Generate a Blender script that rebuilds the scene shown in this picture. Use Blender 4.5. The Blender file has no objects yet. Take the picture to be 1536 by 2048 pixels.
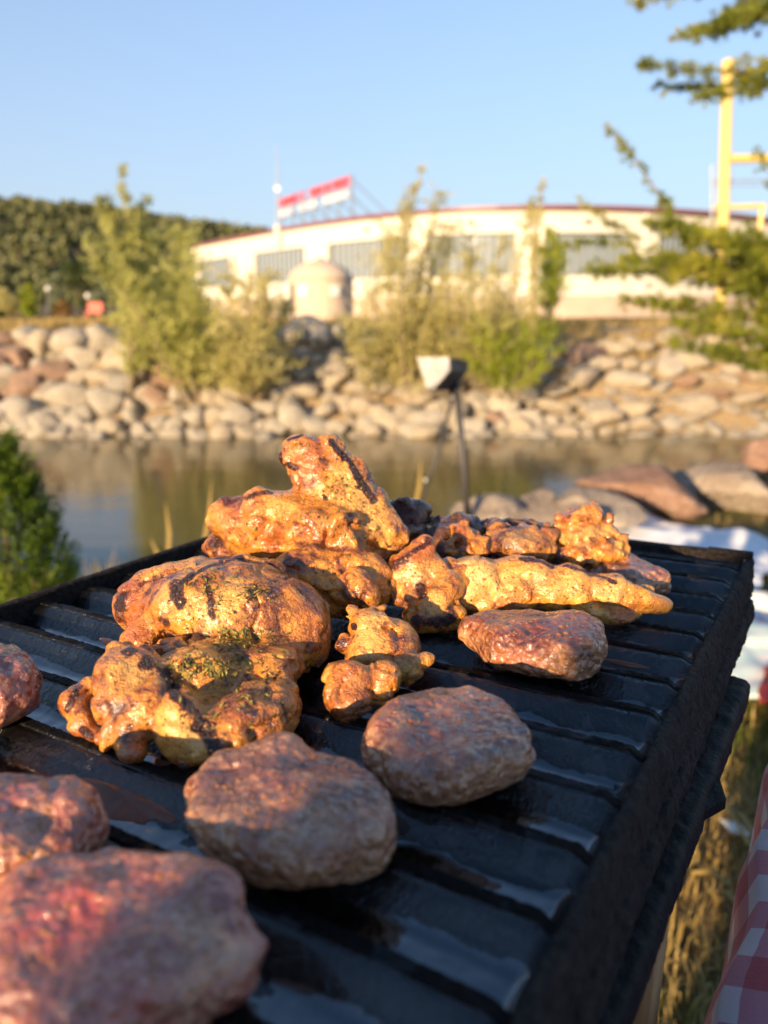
import bpy, bmesh, math, random
import numpy as np
from mathutils import Vector, Matrix
from mathutils.bvhtree import BVHTree
R = math.radians
rng = np.random.default_rng(7)
random.seed(7)
C = bpy.context.scene.collection
scene = bpy.context.scene

# ------------------------------------------------------------------ camera, sky, sun, exposure
F = 1556.9                       # focal length in photo pixels (1536 x 2048)
CAM_Z = 0.95
PITCH = math.atan((1024 - 620) / F)
cd = bpy.data.cameras.new("camera")
cam = bpy.data.objects.new("camera", cd)
C.objects.link(cam)
cam.location = (0, 0, CAM_Z)
cam.rotation_euler = (math.pi / 2 - PITCH, 0, 0)
cd.sensor_fit = 'VERTICAL'
cd.sensor_height = 36.0
cd.sensor_width = 27.0
cd.lens = F / 2048 * 36.0
cd.clip_start = 0.01
cd.clip_end = 3000
cd.dof.use_dof = True
cd.dof.focus_distance = 0.36
cd.dof.aperture_fstop = 7.3
cd.dof.aperture_blades = 0
scene.camera = cam

SUN_AZ = 33.0      # light travels this many degrees to the right of the view direction
SUN_EL = 12.0
world = bpy.data.worlds.new("World")
scene.world = world
world.use_nodes = True
wn = world.node_tree.nodes
wl = world.node_tree.links
bg = wn["Background"]
sky = wn.new("ShaderNodeTexSky")
sky.sky_type = 'NISHITA'
sky.sun_disc = False
sky.sun_elevation = R(SUN_EL)
# direction towards the sun: (-sin az, -cos az); node rotation is measured clockwise from +Y
sky.sun_rotation = R(SUN_AZ + 180.0)
sky.altitude = 900
sky.air_density = 1.1
sky.dust_density = 0.4
sky.ozone_density = 3.5
# pale haze towards the horizon
_tc = wn.new("ShaderNodeTexCoord"); _sp = wn.new("ShaderNodeSeparateXYZ"); wl.new(_tc.outputs['Generated'], _sp.inputs[0])
_m1 = wn.new("ShaderNodeMath"); _m1.operation = 'SUBTRACT'; _m1.inputs[0].default_value = 1.0; _m1.use_clamp = True; wl.new(_sp.outputs[2], _m1.inputs[1])
_m2 = wn.new("ShaderNodeMath"); _m2.operation = 'POWER'; wl.new(_m1.outputs[0], _m2.inputs[0]); _m2.inputs[1].default_value = 2.0
_m3 = wn.new("ShaderNodeMath"); _m3.operation = 'MULTIPLY'; wl.new(_m2.outputs[0], _m3.inputs[0]); _m3.inputs[1].default_value = 0.95
_mx = wn.new("ShaderNodeMix"); _mx.data_type = 'RGBA'; wl.new(_m3.outputs[0], _mx.inputs[0]); wl.new(sky.outputs[0], _mx.inputs[6])
_mx.inputs[7].default_value = (1.95, 2.20, 2.65, 1)
wl.new(_mx.outputs[2], bg.inputs[0])
bg.inputs[1].default_value = 0.13
sl = bpy.data.lights.new("sun", 'SUN')
sl.energy = 4.9
sl.angle = R(0.6)
sl.color = (1.0, 0.74, 0.44)
so = bpy.data.objects.new("sun", sl)
C.objects.link(so)
ld = Vector((math.sin(R(SUN_AZ)) * math.cos(R(SUN_EL)), math.cos(R(SUN_AZ)) * math.cos(R(SUN_EL)), -math.sin(R(SUN_EL))))
so.rotation_euler = ld.to_track_quat('-Z', 'Y').to_euler()
so.location = (-3, -3, 3)
vs = scene.view_settings
vs.view_transform = 'Standard'
vs.look = 'None'
vs.exposure = 1.15
vs.gamma = 1.0
vs.use_curve_mapping = False
scene.cycles.use_denoising = True
scene.cycles.max_bounces = 8
scene.cycles.transparent_max_bounces = 6
scene.cycles.sample_clamp_indirect = 6

# ------------------------------------------------------------------ frames
cp, sp = math.cos(PITCH), math.sin(PITCH)
# camera axes in the world: right, up, back
CAMM = np.array([[1, 0, 0], [0, sp, -cp], [0, cp, sp]]).astype(float)   # columns: right, up, back
CPOS = np.array([0, 0, CAM_Z])

def ray(px, py):
    return CAMM @ np.array([(px - 768) / F, -(py - 1024) / F, -1.0])      # depth 1 along the view axis

def at_d(px, py, d):
    return CPOS + ray(px, py) * d

def at_z(px, py, z):
    r = ray(px, py)
    return CPOS + r * ((z - CAM_Z) / r[2])

def at_y(px, py, y):
    r = ray(px, py)
    return CPOS + r * (y / r[1])

PER = 0.032                       # ridge spacing of the grill plate
def rotv(w):
    w = np.array(w); th = np.linalg.norm(w); k = w / th
    K = np.array([[0, -k[2], k[1]], [k[2], 0, -k[0]], [-k[1], k[0], 0]])
    return np.eye(3) + math.sin(th) * K + (1 - math.cos(th)) * K @ K
PR_cam = rotv([-1.30167, -0.37966, -0.44383])
PT_cam = np.array([7.08619, -1.05719, -15.55296]) * PER
PR = CAMM @ PR_cam                # columns u, v, w in the world
PO = CPOS + CAMM @ PT_cam
UL = -10.74                       # left end of the ridges, in periods

def plate_pt(u, v, w=0.0):        # period units -> world
    return PO + PR @ (np.array([u, v, w]) * PER)

def at_plate(px, py, w=0.0):      # pixel -> world point on the plane w
    r = ray(px, py)
    n = PR[:, 2]
    o = PO + n * w * PER
    s = np.dot(o - CPOS, n) / np.dot(r, n)
    return CPOS + r * s, s

def to_plate(P):                  # world (N,3) -> u,v,w in metres
    return (P - PO) @ PR

# ------------------------------------------------------------------ helpers
def tag(o, label=None, cat=None, group=None, kind=None):
    if label: o['label'] = label
    if cat: o['category'] = cat
    if group: o['group'] = group
    if kind: o['kind'] = kind
    return o

def empty(name, loc, rz=0.0):
    o = bpy.data.objects.new(name, None)
    o.location = loc
    o.rotation_euler = (0, 0, rz)
    o.empty_display_size = 0.1
    C.objects.link(o)
    return o

def mesh_obj(name, verts, faces, mat=None, parent=None, smooth=False, loc=None):
    """verts in world coordinates; origin moved to loc or to the base centre"""
    verts = np.asarray(verts, dtype=float)
    if loc is None:
        loc = np.array([verts[:, 0].mean(), verts[:, 1].mean(), verts[:, 2].min()])
    loc = np.asarray(loc, dtype=float)
    me = bpy.data.meshes.new(name)
    if isinstance(faces, np.ndarray):
        k = faces.shape[1]
        me.vertices.add(len(verts))
        me.vertices.foreach_set('co', (verts - loc).ravel())
        me.loops.add(faces.size)
        me.loops.foreach_set('vertex_index', faces.ravel().astype(np.int32))
        me.polygons.add(len(faces))
        me.polygons.foreach_set('loop_start', np.arange(0, faces.size, k, dtype=np.int32))
        me.update(calc_edges=True)
    else:
        me.from_pydata([tuple(v - loc) for v in verts], [], faces)
        me.update()
    if smooth:
        me.polygons.foreach_set('use_smooth', np.ones(len(me.polygons), dtype=bool))
    o = bpy.data.objects.new(name, me)
    C.objects.link(o)
    if parent is not None:
        o.parent = parent
        o.matrix_parent_inverse = Matrix.Identity(4)
        pl = np.array(parent.location)
        o.location = tuple(loc - pl)
    else:
        o.location = tuple(loc)
    if mat: me.materials.append(mat)
    return o

class MB:
    """collects boxes, tubes, prisms in world coordinates"""
    def __init__(s): s.v = []; s.f = []
    def add(s, vs_, fs_):
        n = len(s.v)
        s.v += [tuple(map(float, q)) for q in vs_]
        s.f += [tuple(i + n for i in f) for f in fs_]
    def box(s, c, size, M=None, bev=0.0):
        c = np.array(c, float); h = np.array(size, float) / 2
        M = np.eye(3) if M is None else np.array(M, float)
        if bev <= 0:
            pts = [c + M @ (h * np.array(q)) for q in
                   [(-1,-1,-1),(1,-1,-1),(1,1,-1),(-1,1,-1),(-1,-1,1),(1,-1,1),(1,1,1),(-1,1,1)]]
            s.add(pts, [(0,3,2,1),(4,5,6,7),(0,1,5,4),(1,2,6,5),(2,3,7,6),(3,0,4,7)])
        else:
            bm = bmesh.new()
            bmesh.ops.create_cube(bm, size=1.0)
            for v in bm.verts: v.co = Vector((v.co.x*size[0], v.co.y*size[1], v.co.z*size[2]))
            bmesh.ops.bevel(bm, geom=list(bm.edges), offset=bev, segments=2, affect='EDGES', profile=0.6)
            bm.verts.ensure_lookup_table()
            pts = [c + M @ np.array(v.co) for v in bm.verts]
            s.add(pts, [tuple(v.index for v in f.verts) for f in bm.faces])
            bm.free()
    def tube(s, pts, rad, n=8, cap=True):
        pts = [np.array(p, float) for p in pts]
        if not hasattr(rad, '__len__'): rad = [rad] * len(pts)
        rings = []
        for i, p in enumerate(pts):
            t = pts[min(i+1, len(pts)-1)] - pts[max(i-1, 0)]
            t /= np.linalg.norm(t) + 1e-12
            a = np.array([0, 0, 1.0]) if abs(t[2]) < 0.9 else np.array([1.0, 0, 0])
            x = np.cross(a, t); x /= np.linalg.norm(x); y = np.cross(t, x)
            rings.append([p + rad[i]*(math.cos(2*math.pi*k/n)*x + math.sin(2*math.pi*k/n)*y) for k in range(n)])
        vs_ = [q for r_ in rings for q in r_]
        fs_ = []
        for i in range(len(pts)-1):
            for k in range(n):
                fs_.append((i*n+k, i*n+(k+1)%n, (i+1)*n+(k+1)%n, (i+1)*n+k))
        if cap:
            fs_.append(tuple(reversed(range(n)))); fs_.append(tuple(range((len(pts)-1)*n, len(pts)*n)))
        s.add(vs_, fs_)
    def prism(s, poly, d):
        """poly: list of 3d points, extruded by vector d"""
        poly = [np.array(p, float) for p in poly]; n = len(poly); d = np.array(d, float)
        s.add(poly + [p + d for p in poly],
              [tuple(reversed(range(n))), tuple(range(n, 2*n))] + [(i, (i+1)%n, (i+1)%n+n, i+n) for i in range(n)])
    def build(s, name, mat, parent=None, smooth=False, loc=None):
        return mesh_obj(name, s.v, s.f, mat, parent, smooth, loc)

# value noise in numpy
def _hash(ix, iy, iz, seed):
    h = (ix.astype(np.int64)*374761393 + iy.astype(np.int64)*668265263 + iz.astype(np.int64)*2147483647 + seed*1274126177) & 0xffffffff
    h = ((h ^ (h >> 13)) * 1274126177) & 0xffffffff
    h = (h ^ (h >> 16)) & 0xffffffff
    return h.astype(np.float64) / 4294967295.0 * 2 - 1

def vnoise(P, seed=0):
    I = np.floor(P); fr = P - I; fr = fr*fr*fr*(fr*(fr*6-15)+10)
    I = I.astype(np.int64)
    x, y, z = I[..., 0], I[..., 1], I[..., 2]
    fx, fy, fz = fr[..., 0], fr[..., 1], fr[..., 2]
    r = 0
    for dx in (0, 1):
        for dy in (0, 1):
            for dz in (0, 1):
                w = (fx if dx else 1-fx)*(fy if dy else 1-fy)*(fz if dz else 1-fz)
                r = r + w*_hash(x+dx, y+dy, z+dz, seed)
    return r

def fbm(P, seed=0, octv=3, gain=0.5):
    a = 1.0; r = 0; q = P; tot = 0
    for i in range(octv):
        r = r + a*vnoise(q + 17.3*i, seed+i); tot += a
        a *= gain; q = q*2.03
    return r / tot

# ------------------------------------------------------------------ materials
def new_mat(name):
    m = bpy.data.materials.new(name); m.use_nodes = True
    nt = m.node_tree
    return m, nt, nt.nodes, nt.links, nt.nodes["Principled BSDF"]

def ramp(nd, stops, interp='LINEAR'):
    r_ = nd.new("ShaderNodeValToRGB"); r_.color_ramp.interpolation = interp
    el = r_.color_ramp.elements
    while len(el) > 1: el.remove(el[-1])
    el[0].position = stops[0][0]; el[0].color = (*stops[0][1], 1)
    for p, c in stops[1:]:
        e = el.new(p); e.color = (*c, 1)
    return r_

def noise_node(nd, lk, scale, detail=4, rough=0.55, coord='Object', dist=0.0, stretch=None):
    tc = nd.new("ShaderNodeTexCoord")
    n = nd.new("ShaderNodeTexNoise"); n.inputs['Scale'].default_value = scale
    n.inputs['Detail'].default_value = detail; n.inputs['Roughness'].default_value = rough
    n.inputs['Distortion'].default_value = dist
    if stretch:
        mp = nd.new("ShaderNodeMapping"); mp.inputs['Scale'].default_value = stretch
        lk.new(tc.outputs[coord], mp.inputs[0]); lk.new(mp.outputs[0], n.inputs['Vector'])
    else:
        lk.new(tc.outputs[coord], n.inputs['Vector'])
    return n

def mixc(nd, lk, fac, a, b, mode='MIX'):
    m = nd.new("ShaderNodeMix"); m.data_type = 'RGBA'; m.blend_type = mode
    for sock, val in ((m.inputs[0], fac), (m.inputs[6], a), (m.inputs[7], b)):
        if isinstance(val, (int, float)): sock.default_value = val
        elif isinstance(val, tuple): sock.default_value = (*val, 1)
        else: lk.new(val, sock)
    return m.outputs[2]

def math_n(nd, lk, op, a, b=None, c=None, clamp=False):
    m = nd.new("ShaderNodeMath"); m.operation = op; m.use_clamp = clamp
    for i, val in enumerate((a, b, c)):
        if val is None: continue
        if isinstance(val, (int, float)): m.inputs[i].default_value = val
        else: lk.new(val, m.inputs[i])
    return m.outputs[0]

def bump(nd, lk, h, strength, dist, prev=None):
    b = nd.new("ShaderNodeBump"); b.inputs['Strength'].default_value = strength
    b.inputs['Distance'].default_value = dist
    lk.new(h, b.inputs['Height'])
    if prev is not None: lk.new(prev, b.inputs['Normal'])
    return b.outputs[0]

def simple(name, col, rough=0.6, metal=0.0, var=0.15, scale=8.0, bmp=0.0, bdist=0.01, spec=0.5, coord='Object', stops=None):
    m, nt, nd, lk, b = new_mat(name)
    n = noise_node(nd, lk, scale, 5, 0.6, coord)
    if stops is None:
        stops = [(0.3, tuple(c*(1-var) for c in col)), (0.7, tuple(min(1, c*(1+var)) for c in col))]
    r_ = ramp(nd, stops); lk.new(n.outputs[0], r_.inputs[0]); lk.new(r_.outputs[0], b.inputs['Base Color'])
    b.inputs['Roughness'].default_value = rough; b.inputs['Metallic'].default_value = metal
    b.inputs['Specular IOR Level'].default_value = spec
    if bmp: lk.new(bump(nd, lk, n.outputs[0], bmp, bdist), b.inputs['Normal'])
    return m

def leaf_mat(name, c1, c2, c3, scale=3.0, rough=0.5, trans=0.25):
    m, nt, nd, lk, b = new_mat(name)
    n = noise_node(nd, lk, scale, 3, 0.6)
    r_ = ramp(nd, [(0.3, c1), (0.5, c2), (0.7, c3)])
    lk.new(n.outputs[0], r_.inputs[0])
    lk.new(r_.outputs[0], b.inputs['Base Color'])
    b.inputs['Roughness'].default_value = rough
    b.inputs['Specular IOR Level'].default_value = 0.25
    tr = nd.new("ShaderNodeBsdfTranslucent"); lk.new(r_.outputs[0], tr.inputs[0])
    mx = nd.new("ShaderNodeMixShader"); mx.inputs[0].default_value = trans
    lk.new(b.outputs[0], mx.inputs[1]); lk.new(tr.outputs[0], mx.inputs[2])
    lk.new(mx.outputs[0], nd["Material Output"].inputs[0])
    return m

def chicken_mat(name, tint=(1, 1, 1), seed=0.0, brown=0.0):
    m, nt, nd, lk, b = new_mat(name)
    def T(c): return tuple(min(1, a*t) for a, t in zip(c, tint))
    big = noise_node(nd, lk, 55, 4, 0.55, dist=0.6)
    mid = noise_node(nd, lk, 210, 5, 0.6, dist=0.4)
    fine = noise_node(nd, lk, 900, 3, 0.6)
    s = math_n(nd, lk, 'ADD', math_n(nd, lk, 'MULTIPLY', big.outputs[0], 0.62), math_n(nd, lk, 'MULTIPLY', mid.outputs[0], 0.38))
    s = math_n(nd, lk, 'ADD', s, -brown)
    r_ = ramp(nd, [(0.38, T((0.09, 0.016, 0.003))), (0.43, T((0.30, 0.075, 0.005))), (0.48, T((0.56, 0.185, 0.008))),
                   (0.54, T((0.76, 0.272, 0.014))), (0.64, T((0.86, 0.375, 0.040)))])
    lk.new(s, r_.inputs[0])
    at = nd.new("ShaderNodeAttribute"); at.attribute_name = 'paint'
    sep = nd.new("ShaderNodeSeparateColor"); lk.new(at.outputs['Color'], sep.inputs[0])
    # pale fat / skin
    col = mixc(nd, lk, math_n(nd, lk, 'MULTIPLY', sep.outputs[1], 0.9), r_.outputs[0], T((0.88, 0.46, 0.10)))
    # saucy orange red
    rr = math_n(nd, lk, 'MULTIPLY', sep.outputs[2], math_n(nd, lk, 'MULTIPLY_ADD', mid.outputs[0], 1.2, 0.35), clamp=True)
    col = mixc(nd, lk, rr, col, T((0.50, 0.120, 0.010)))
    # char with ragged edges
    cm = math_n(nd, lk, 'ADD', sep.outputs[0], math_n(nd, lk, 'MULTIPLY_ADD', mid.outputs[0], 1.1, -0.55))
    cr = ramp(nd, [(0.30, (0, 0, 0)), (0.42, (0.45, 0.45, 0.45)), (0.62, (1, 1, 1))]); lk.new(cm, cr.inputs[0])
    br = ramp(nd, [(0.0, (0.30, 0.050, 0.006)), (0.5, (0.12, 0.016, 0.004)), (1.0, (0.022, 0.006, 0.003))]); lk.new(cm, br.inputs[0])
    col = mixc(nd, lk, cr.outputs[0], col, br.outputs[0])
    # pepper specks
    vo = nd.new("ShaderNodeTexVoronoi"); vo.inputs['Scale'].default_value = 330; vo.inputs['Randomness'].default_value = 1.0
    tc = nd.new("ShaderNodeTexCoord"); lk.new(tc.outputs['Object'], vo.inputs['Vector'])
    gate = math_n(nd, lk, 'GREATER_THAN', fine.outputs[0], 0.52)
    spk = math_n(nd, lk, 'MULTIPLY', math_n(nd, lk, 'LESS_THAN', vo.outputs['Distance'], 0.17), gate)
    col = mixc(nd, lk, math_n(nd, lk, 'MULTIPLY', spk, 0.75), col, (0.07, 0.02, 0.008))
    lk.new(col, b.inputs['Base Color'])
    rg = ramp(nd, [(0.38, (0.20,)*3), (0.62, (0.42,)*3)]); lk.new(mid.outputs[0], rg.inputs[0])
    lk.new(rg.outputs[0], b.inputs['Roughness'])
    b.inputs['Subsurface Weight'].default_value = 0.15
    b.inputs['Subsurface Radius'].default_value = (1.0, 0.35, 0.12)
    b.inputs['Subsurface Scale'].default_value = 0.004
    b.inputs['Coat Weight'].default_value = 1.0
    b.inputs['Coat IOR'].default_value = 1.5
    b.inputs['Coat Roughness'].default_value = 0.14
    lk.new(math_n(nd, lk, 'MULTIPLY_ADD', cr.outputs[0], -0.65, 0.8, clamp=True), b.inputs['Coat Weight'])
    b.inputs['Specular IOR Level'].default_value = 0.8
    fib = noise_node(nd, lk, 420, 4, 0.6, dist=1.2)
    n1 = bump(nd, lk, mid.outputs[0], 0.9, 0.0034)
    n1 = bump(nd, lk, fib.outputs[0], 0.9, 0.0020, n1)
    n2 = bump(nd, lk, fine.outputs[0], 0.7, 0.0010, n1)
    # crispy grain where charred
    gr = math_n(nd, lk, 'MULTIPLY', fine.outputs[0], cr.outputs[0])
    n3 = bump(nd, lk, gr, 0.8, 0.0012, n2)
    lk.new(n3, b.inputs['Normal'])
    lk.new(bump(nd, lk, fib.outputs[0], 0.22, 0.0010, bump(nd, lk, mid.outputs[0], 0.4, 0.0026)), b.inputs['Coat Normal'])
    return m

def kofte_mat(name, stops, coat=0.35, red=(0.42, 0.07, 0.05)):
    m, nt, nd, lk, b = new_mat(name)
    big = noise_node(nd, lk, 60, 4, 0.6, dist=0.5)
    mid = noise_node(nd, lk, 260, 5, 0.65, dist=0.3)
    fine = noise_node(nd, lk, 1000, 3, 0.6)
    s = math_n(nd, lk, 'ADD', math_n(nd, lk, 'MULTIPLY', big.outputs[0], 0.5), math_n(nd, lk, 'MULTIPLY', mid.outputs[0], 0.5))
    r_ = ramp(nd, stops); lk.new(s, r_.inputs[0])
    at = nd.new("ShaderNodeAttribute"); at.attribute_name = 'paint'
    sep = nd.new("ShaderNodeSeparateColor"); lk.new(at.outputs['Color'], sep.inputs[0])
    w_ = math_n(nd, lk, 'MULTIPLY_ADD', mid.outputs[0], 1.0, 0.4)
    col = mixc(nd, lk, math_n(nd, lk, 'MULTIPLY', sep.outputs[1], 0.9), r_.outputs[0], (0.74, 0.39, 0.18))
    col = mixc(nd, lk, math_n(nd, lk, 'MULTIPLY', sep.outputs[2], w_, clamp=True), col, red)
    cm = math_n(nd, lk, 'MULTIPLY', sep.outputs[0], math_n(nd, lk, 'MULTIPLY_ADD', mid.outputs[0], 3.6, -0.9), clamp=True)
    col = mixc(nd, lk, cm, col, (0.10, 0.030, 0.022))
    # white fat crumbs and a few dark flecks
    vo = nd.new("ShaderNodeTexVoronoi"); vo.inputs['Scale'].default_value = 300
    tc = nd.new("ShaderNodeTexCoord"); lk.new(tc.outputs['Object'], vo.inputs['Vector'])
    f1 = math_n(nd, lk, 'MULTIPLY', math_n(nd, lk, 'LESS_THAN', vo.outputs['Distance'], 0.22), math_n(nd, lk, 'GREATER_THAN', big.outputs[0], 0.52))
    col = mixc(nd, lk, math_n(nd, lk, 'MULTIPLY', f1, 0.45), col, (0.62, 0.44, 0.30))
    lk.new(col, b.inputs['Base Color'])
    rg = ramp(nd, [(0.35, (0.25,)*3), (0.65, (0.5,)*3)]); lk.new(mid.outputs[0], rg.inputs[0]); lk.new(rg.outputs[0], b.inputs['Roughness'])
    b.inputs['Subsurface Weight'].default_value = 0.12
    b.inputs['Subsurface Radius'].default_value = (1.0, 0.3, 0.15)
    b.inputs['Subsurface Scale'].default_value = 0.003
    b.inputs['Coat Weight'].default_value = coat
    b.inputs['Coat IOR'].default_value = 1.65
    b.inputs['Coat Roughness'].default_value = 0.10
    vb = nd.new("ShaderNodeTexVoronoi"); vb.feature = 'SMOOTH_F1'; vb.inputs['Scale'].default_value = 300; vb.inputs['Smoothness'].default_value = 0.4
    lk.new(tc.outputs['Object'], vb.inputs['Vector'])
    n0 = bump(nd, lk, math_n(nd, lk, 'MULTIPLY', vb.outputs['Distance'], -1.0), 0.9, 0.0022)
    n1 = bump(nd, lk, mid.outputs[0], 0.9, 0.0028, n0)
    n2 = bump(nd, lk, fine.outputs[0], 0.6, 0.0006, n1)
    lk.new(n2, b.inputs['Normal'])
    lk.new(bump(nd, lk, mid.outputs[0], 0.4, 0.0026, n0), b.inputs['Coat Normal'])
    return m

M = {}
M['chicken'] = chicken_mat("glazed_chicken")
M['chicken_yellow'] = chicken_mat("yellow_chicken", (1.0, 1.12, 1.5), brown=-0.045)
M['chicken_brown'] = chicken_mat("browned_chicken", (0.75, 0.78, 1.1), brown=0.03)
M['chicken_dark'] = chicken_mat("charred_chicken", (0.34, 0.42, 0.85), brown=0.06)
M['kofte_grey'] = kofte_mat("browned_kofte", [(0.39, (0.13, 0.036, 0.020)), (0.45, (0.26, 0.080, 0.034)), (0.52, (0.38, 0.150, 0.064)), (0.60, (0.56, 0.30, 0.155))], coat=1.0)
M['kofte_brown'] = kofte_mat("seared_kofte", [(0.36, (0.09, 0.015, 0.005)), (0.45, (0.23, 0.052, 0.014)), (0.53, (0.34, 0.105, 0.030)), (0.62, (0.48, 0.21, 0.08))], coat=1.0)
M['kofte_pink'] = kofte_mat("half_raw_kofte", [(0.38, (0.20, 0.036, 0.022)), (0.46, (0.34, 0.085, 0.048)), (0.54, (0.44, 0.145, 0.082)), (0.63, (0.62, 0.33, 0.21))], coat=1.0, red=(0.46, 0.055, 0.04))

# ------------------------------------------------------------------ ground, water
def sstep(a, b, x):
    t = np.clip((x-a)/(b-a), 0, 1); return t*t*(3-2*t)

def shore_y(x):
    return 2.75 + 0.12*np.sin(x*1.7) + 2.6*sstep(0.25, 3.2, x) - 0.3*sstep(-0.5, -4, x)

def ground_z(x, y):
    x = np.asarray(x, float); y = np.asarray(y, float)
    ys = shore_y(x)
    near = -1.7*sstep(0, 1.6, y-ys)
    far = sstep(10.4, 16.4 + 0.4*np.sin(x*0.5), y)*2.28 + 0.0
    z = near + far*sstep(5, 12, y)
    P = np.stack([x*0.9, y*0.9, np.zeros_like(x)], -1)
    n = fbm(P, 3, 3)
    amp = 0.03 + 0.07*sstep(10, 14, y)
    z = z + n*amp
    z = z + 1.2*sstep(80, 400, y)
    return z

def axis(segs):
    out = []
    for a, b, n in segs: out += list(np.linspace(a, b, n, endpoint=False))
    return np.array(out + [segs[-1][1]])
gx = axis([(-900, -60, 10), (-60, -15, 14), (-15, -3, 40), (-3, 4, 90), (4, 15, 36), (15, 60, 14), (60, 900, 10)])
gy = axis([(-120, -3, 8), (-3, 0.4, 14), (0.4, 6.5, 110), (6.5, 11, 12), (11, 18.5, 56), (18.5, 60, 16), (60, 1500, 16)])
X, Y = np.meshgrid(gx, gy)
Z = ground_z(X, Y)
gv = np.stack([X, Y, Z], -1).reshape(-1, 3)
nx, ny = len(gx), len(gy)
ii, jj = np.meshgrid(np.arange(nx-1), np.arange(ny-1))
q0 = (jj*nx+ii).ravel()
gf = np.stack([q0, q0+1, q0+nx+1, q0+nx], 1)

def ground_mat():
    m, nt, nd, lk, b = new_mat("dry_earth_and_grass")
    n1 = noise_node(nd, lk, 1.3, 6, 0.6); n2 = noise_node(nd, lk, 14, 5, 0.65); n3 = noise_node(nd, lk, 120, 4, 0.7)
    soil = ramp(nd, [(0.3, (0.10, 0.06, 0.03)), (0.5, (0.21, 0.13, 0.06)), (0.7, (0.32, 0.21, 0.10))]); lk.new(n2.outputs[0], soil.inputs[0])
    gr = ramp(nd, [(0.3, (0.045, 0.055, 0.015)), (0.7, (0.13, 0.12, 0.03))]); lk.new(n3.outputs[0], gr.inputs[0])
    f = ramp(nd, [(0.45, (0, 0, 0)), (0.62, (1, 1, 1))]); lk.new(n1.outputs[0], f.inputs[0])
    col = mixc(nd, lk, f.outputs[0], soil.outputs[0], gr.outputs[0])
    gp = nd.new("ShaderNodeNewGeometry"); sx_ = nd.new("ShaderNodeSeparateXYZ"); lk.new(gp.outputs['Position'], sx_.inputs[0])
    far_ = math_n(nd, lk, 'MULTIPLY', math_n(nd, lk, 'GREATER_THAN', sx_.outputs[1], 11.0), math_n(nd, lk, 'LESS_THAN', sx_.outputs[1], 24.0))
    sand = ramp(nd, [(0.3, (0.26, 0.18, 0.10)), (0.5, (0.40, 0.29, 0.17)), (0.7, (0.50, 0.38, 0.24))]); lk.new(n2.outputs[0], sand.inputs[0])
    col = mixc(nd, lk, math_n(nd, lk, 'MULTIPLY', far_, 0.8), col, sand.outputs[0])
    lk.new(col, b.inputs['Base Color']); b.inputs['Roughness'].default_value = 0.95
    b.inputs['Specular IOR Level'].default_value = 0.1
    lk.new(bump(nd, lk, n2.outputs[0], 0.6, 0.03, bump(nd, lk, n3.outputs[0], 0.6, 0.008)), b.inputs['Normal'])
    return m
M['ground'] = ground_mat()
tag(mesh_obj('ground', gv, gf, M['ground'], smooth=True, loc=(0, 0, 0)), kind='structure')

def water_mat():
    m, nt, nd, lk, b = new_mat("pond_water")
    b.inputs['Base Color'].default_value = (0.11, 0.085, 0.035, 1)
    b.inputs['Roughness'].default_value = 0.05
    b.inputs['IOR'].default_value = 1.333
    b.inputs['Specular IOR Level'].default_value = 0.8
    n1 = noise_node(nd, lk, 1.6, 4, 0.55, stretch=(0.5, 1.6, 1)); n2 = noise_node(nd, lk, 9, 4, 0.6, stretch=(0.6, 1.6, 1))
    h = math_n(nd, lk, 'ADD', n1.outputs[0], math_n(nd, lk, 'MULTIPLY', n2.outputs[0], 0.22))
    lk.new(bump(nd, lk, h, 0.16, 0.05), b.inputs['Normal'])
    return m
M['water'] = water_mat()
tag(mesh_obj('water', [(-300, 2.0, -1.0), (300, 2.0, -1.0), (300, 14.5, -1.0), (-300, 14.5, -1.0)], [(0, 1, 2, 3)], M['water'], loc=(0, 0, -1)), kind='structure')


# ------------------------------------------------------------------ hill with pine forest
def prof_px(px):        # skyline of the wooded hill in the photograph
    xs = [-900, -300, 0, 100, 200, 320, 430, 560, 700, 900, 1200, 1700, 2400]
    ys = [470, 405, 401, 404, 412, 428, 445, 462, 490, 530, 575, 600, 610]
    return np.interp(px, xs, ys)
HD = 300.0
hx = np.linspace(-420, 420, 90); hy = np.linspace(150, 420, 26)
HX, HY = np.meshgrid(hx, hy)
def hill_z(x, y):
    px = 768 + x/HD*F
    top = CAM_Z + (620 - (prof_px(px)+24))/F*HD*0.93
    t = sstep(140, HD, y)*(1-0.25*sstep(HD, 420, y))
    return 0.6 + (top-0.6)*t - 1.0*(1-t)
HZ = hill_z(HX, HY) + 1.5*fbm(np.stack([HX/30, HY/30, HX*0], -1), 5, 3)
hv = np.stack([HX, HY, HZ], -1).reshape(-1, 3)
ii, jj = np.meshgrid(np.arange(89), np.arange(25)); q0 = (jj*90+ii).ravel()
M['hillside'] = simple("hillside_scrub", (0.11, 0.085, 0.045), 0.95, var=0.4, scale=0.12)
tag(mesh_obj('hill', hv, np.stack([q0, q0+1, q0+91, q0+90], 1), M['hillside'], smooth=True, loc=(0, 300, 0)), kind='structure')

def leaf_cloud(centres, radii, n_per, size, squash=1.0, seed=0, up=0.0, aspect=0.5):
    """leaf quads spread through ellipsoids; returns verts, faces"""
    g = np.random.default_rng(seed)
    centres = np.repeat(np.asarray(centres, float), n_per, 0); rad = np.repeat(np.asarray(radii, float), n_per, 0)
    n = len(centres)
    d = g.normal(size=(n, 3)); d /= np.linalg.norm(d, axis=1)[:, None]
    rr = g.uniform(0.25, 1.0, n)**0.6
    p = centres + d*rr[:, None]*rad
    return quads(p, size, g, up, aspect)

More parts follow.
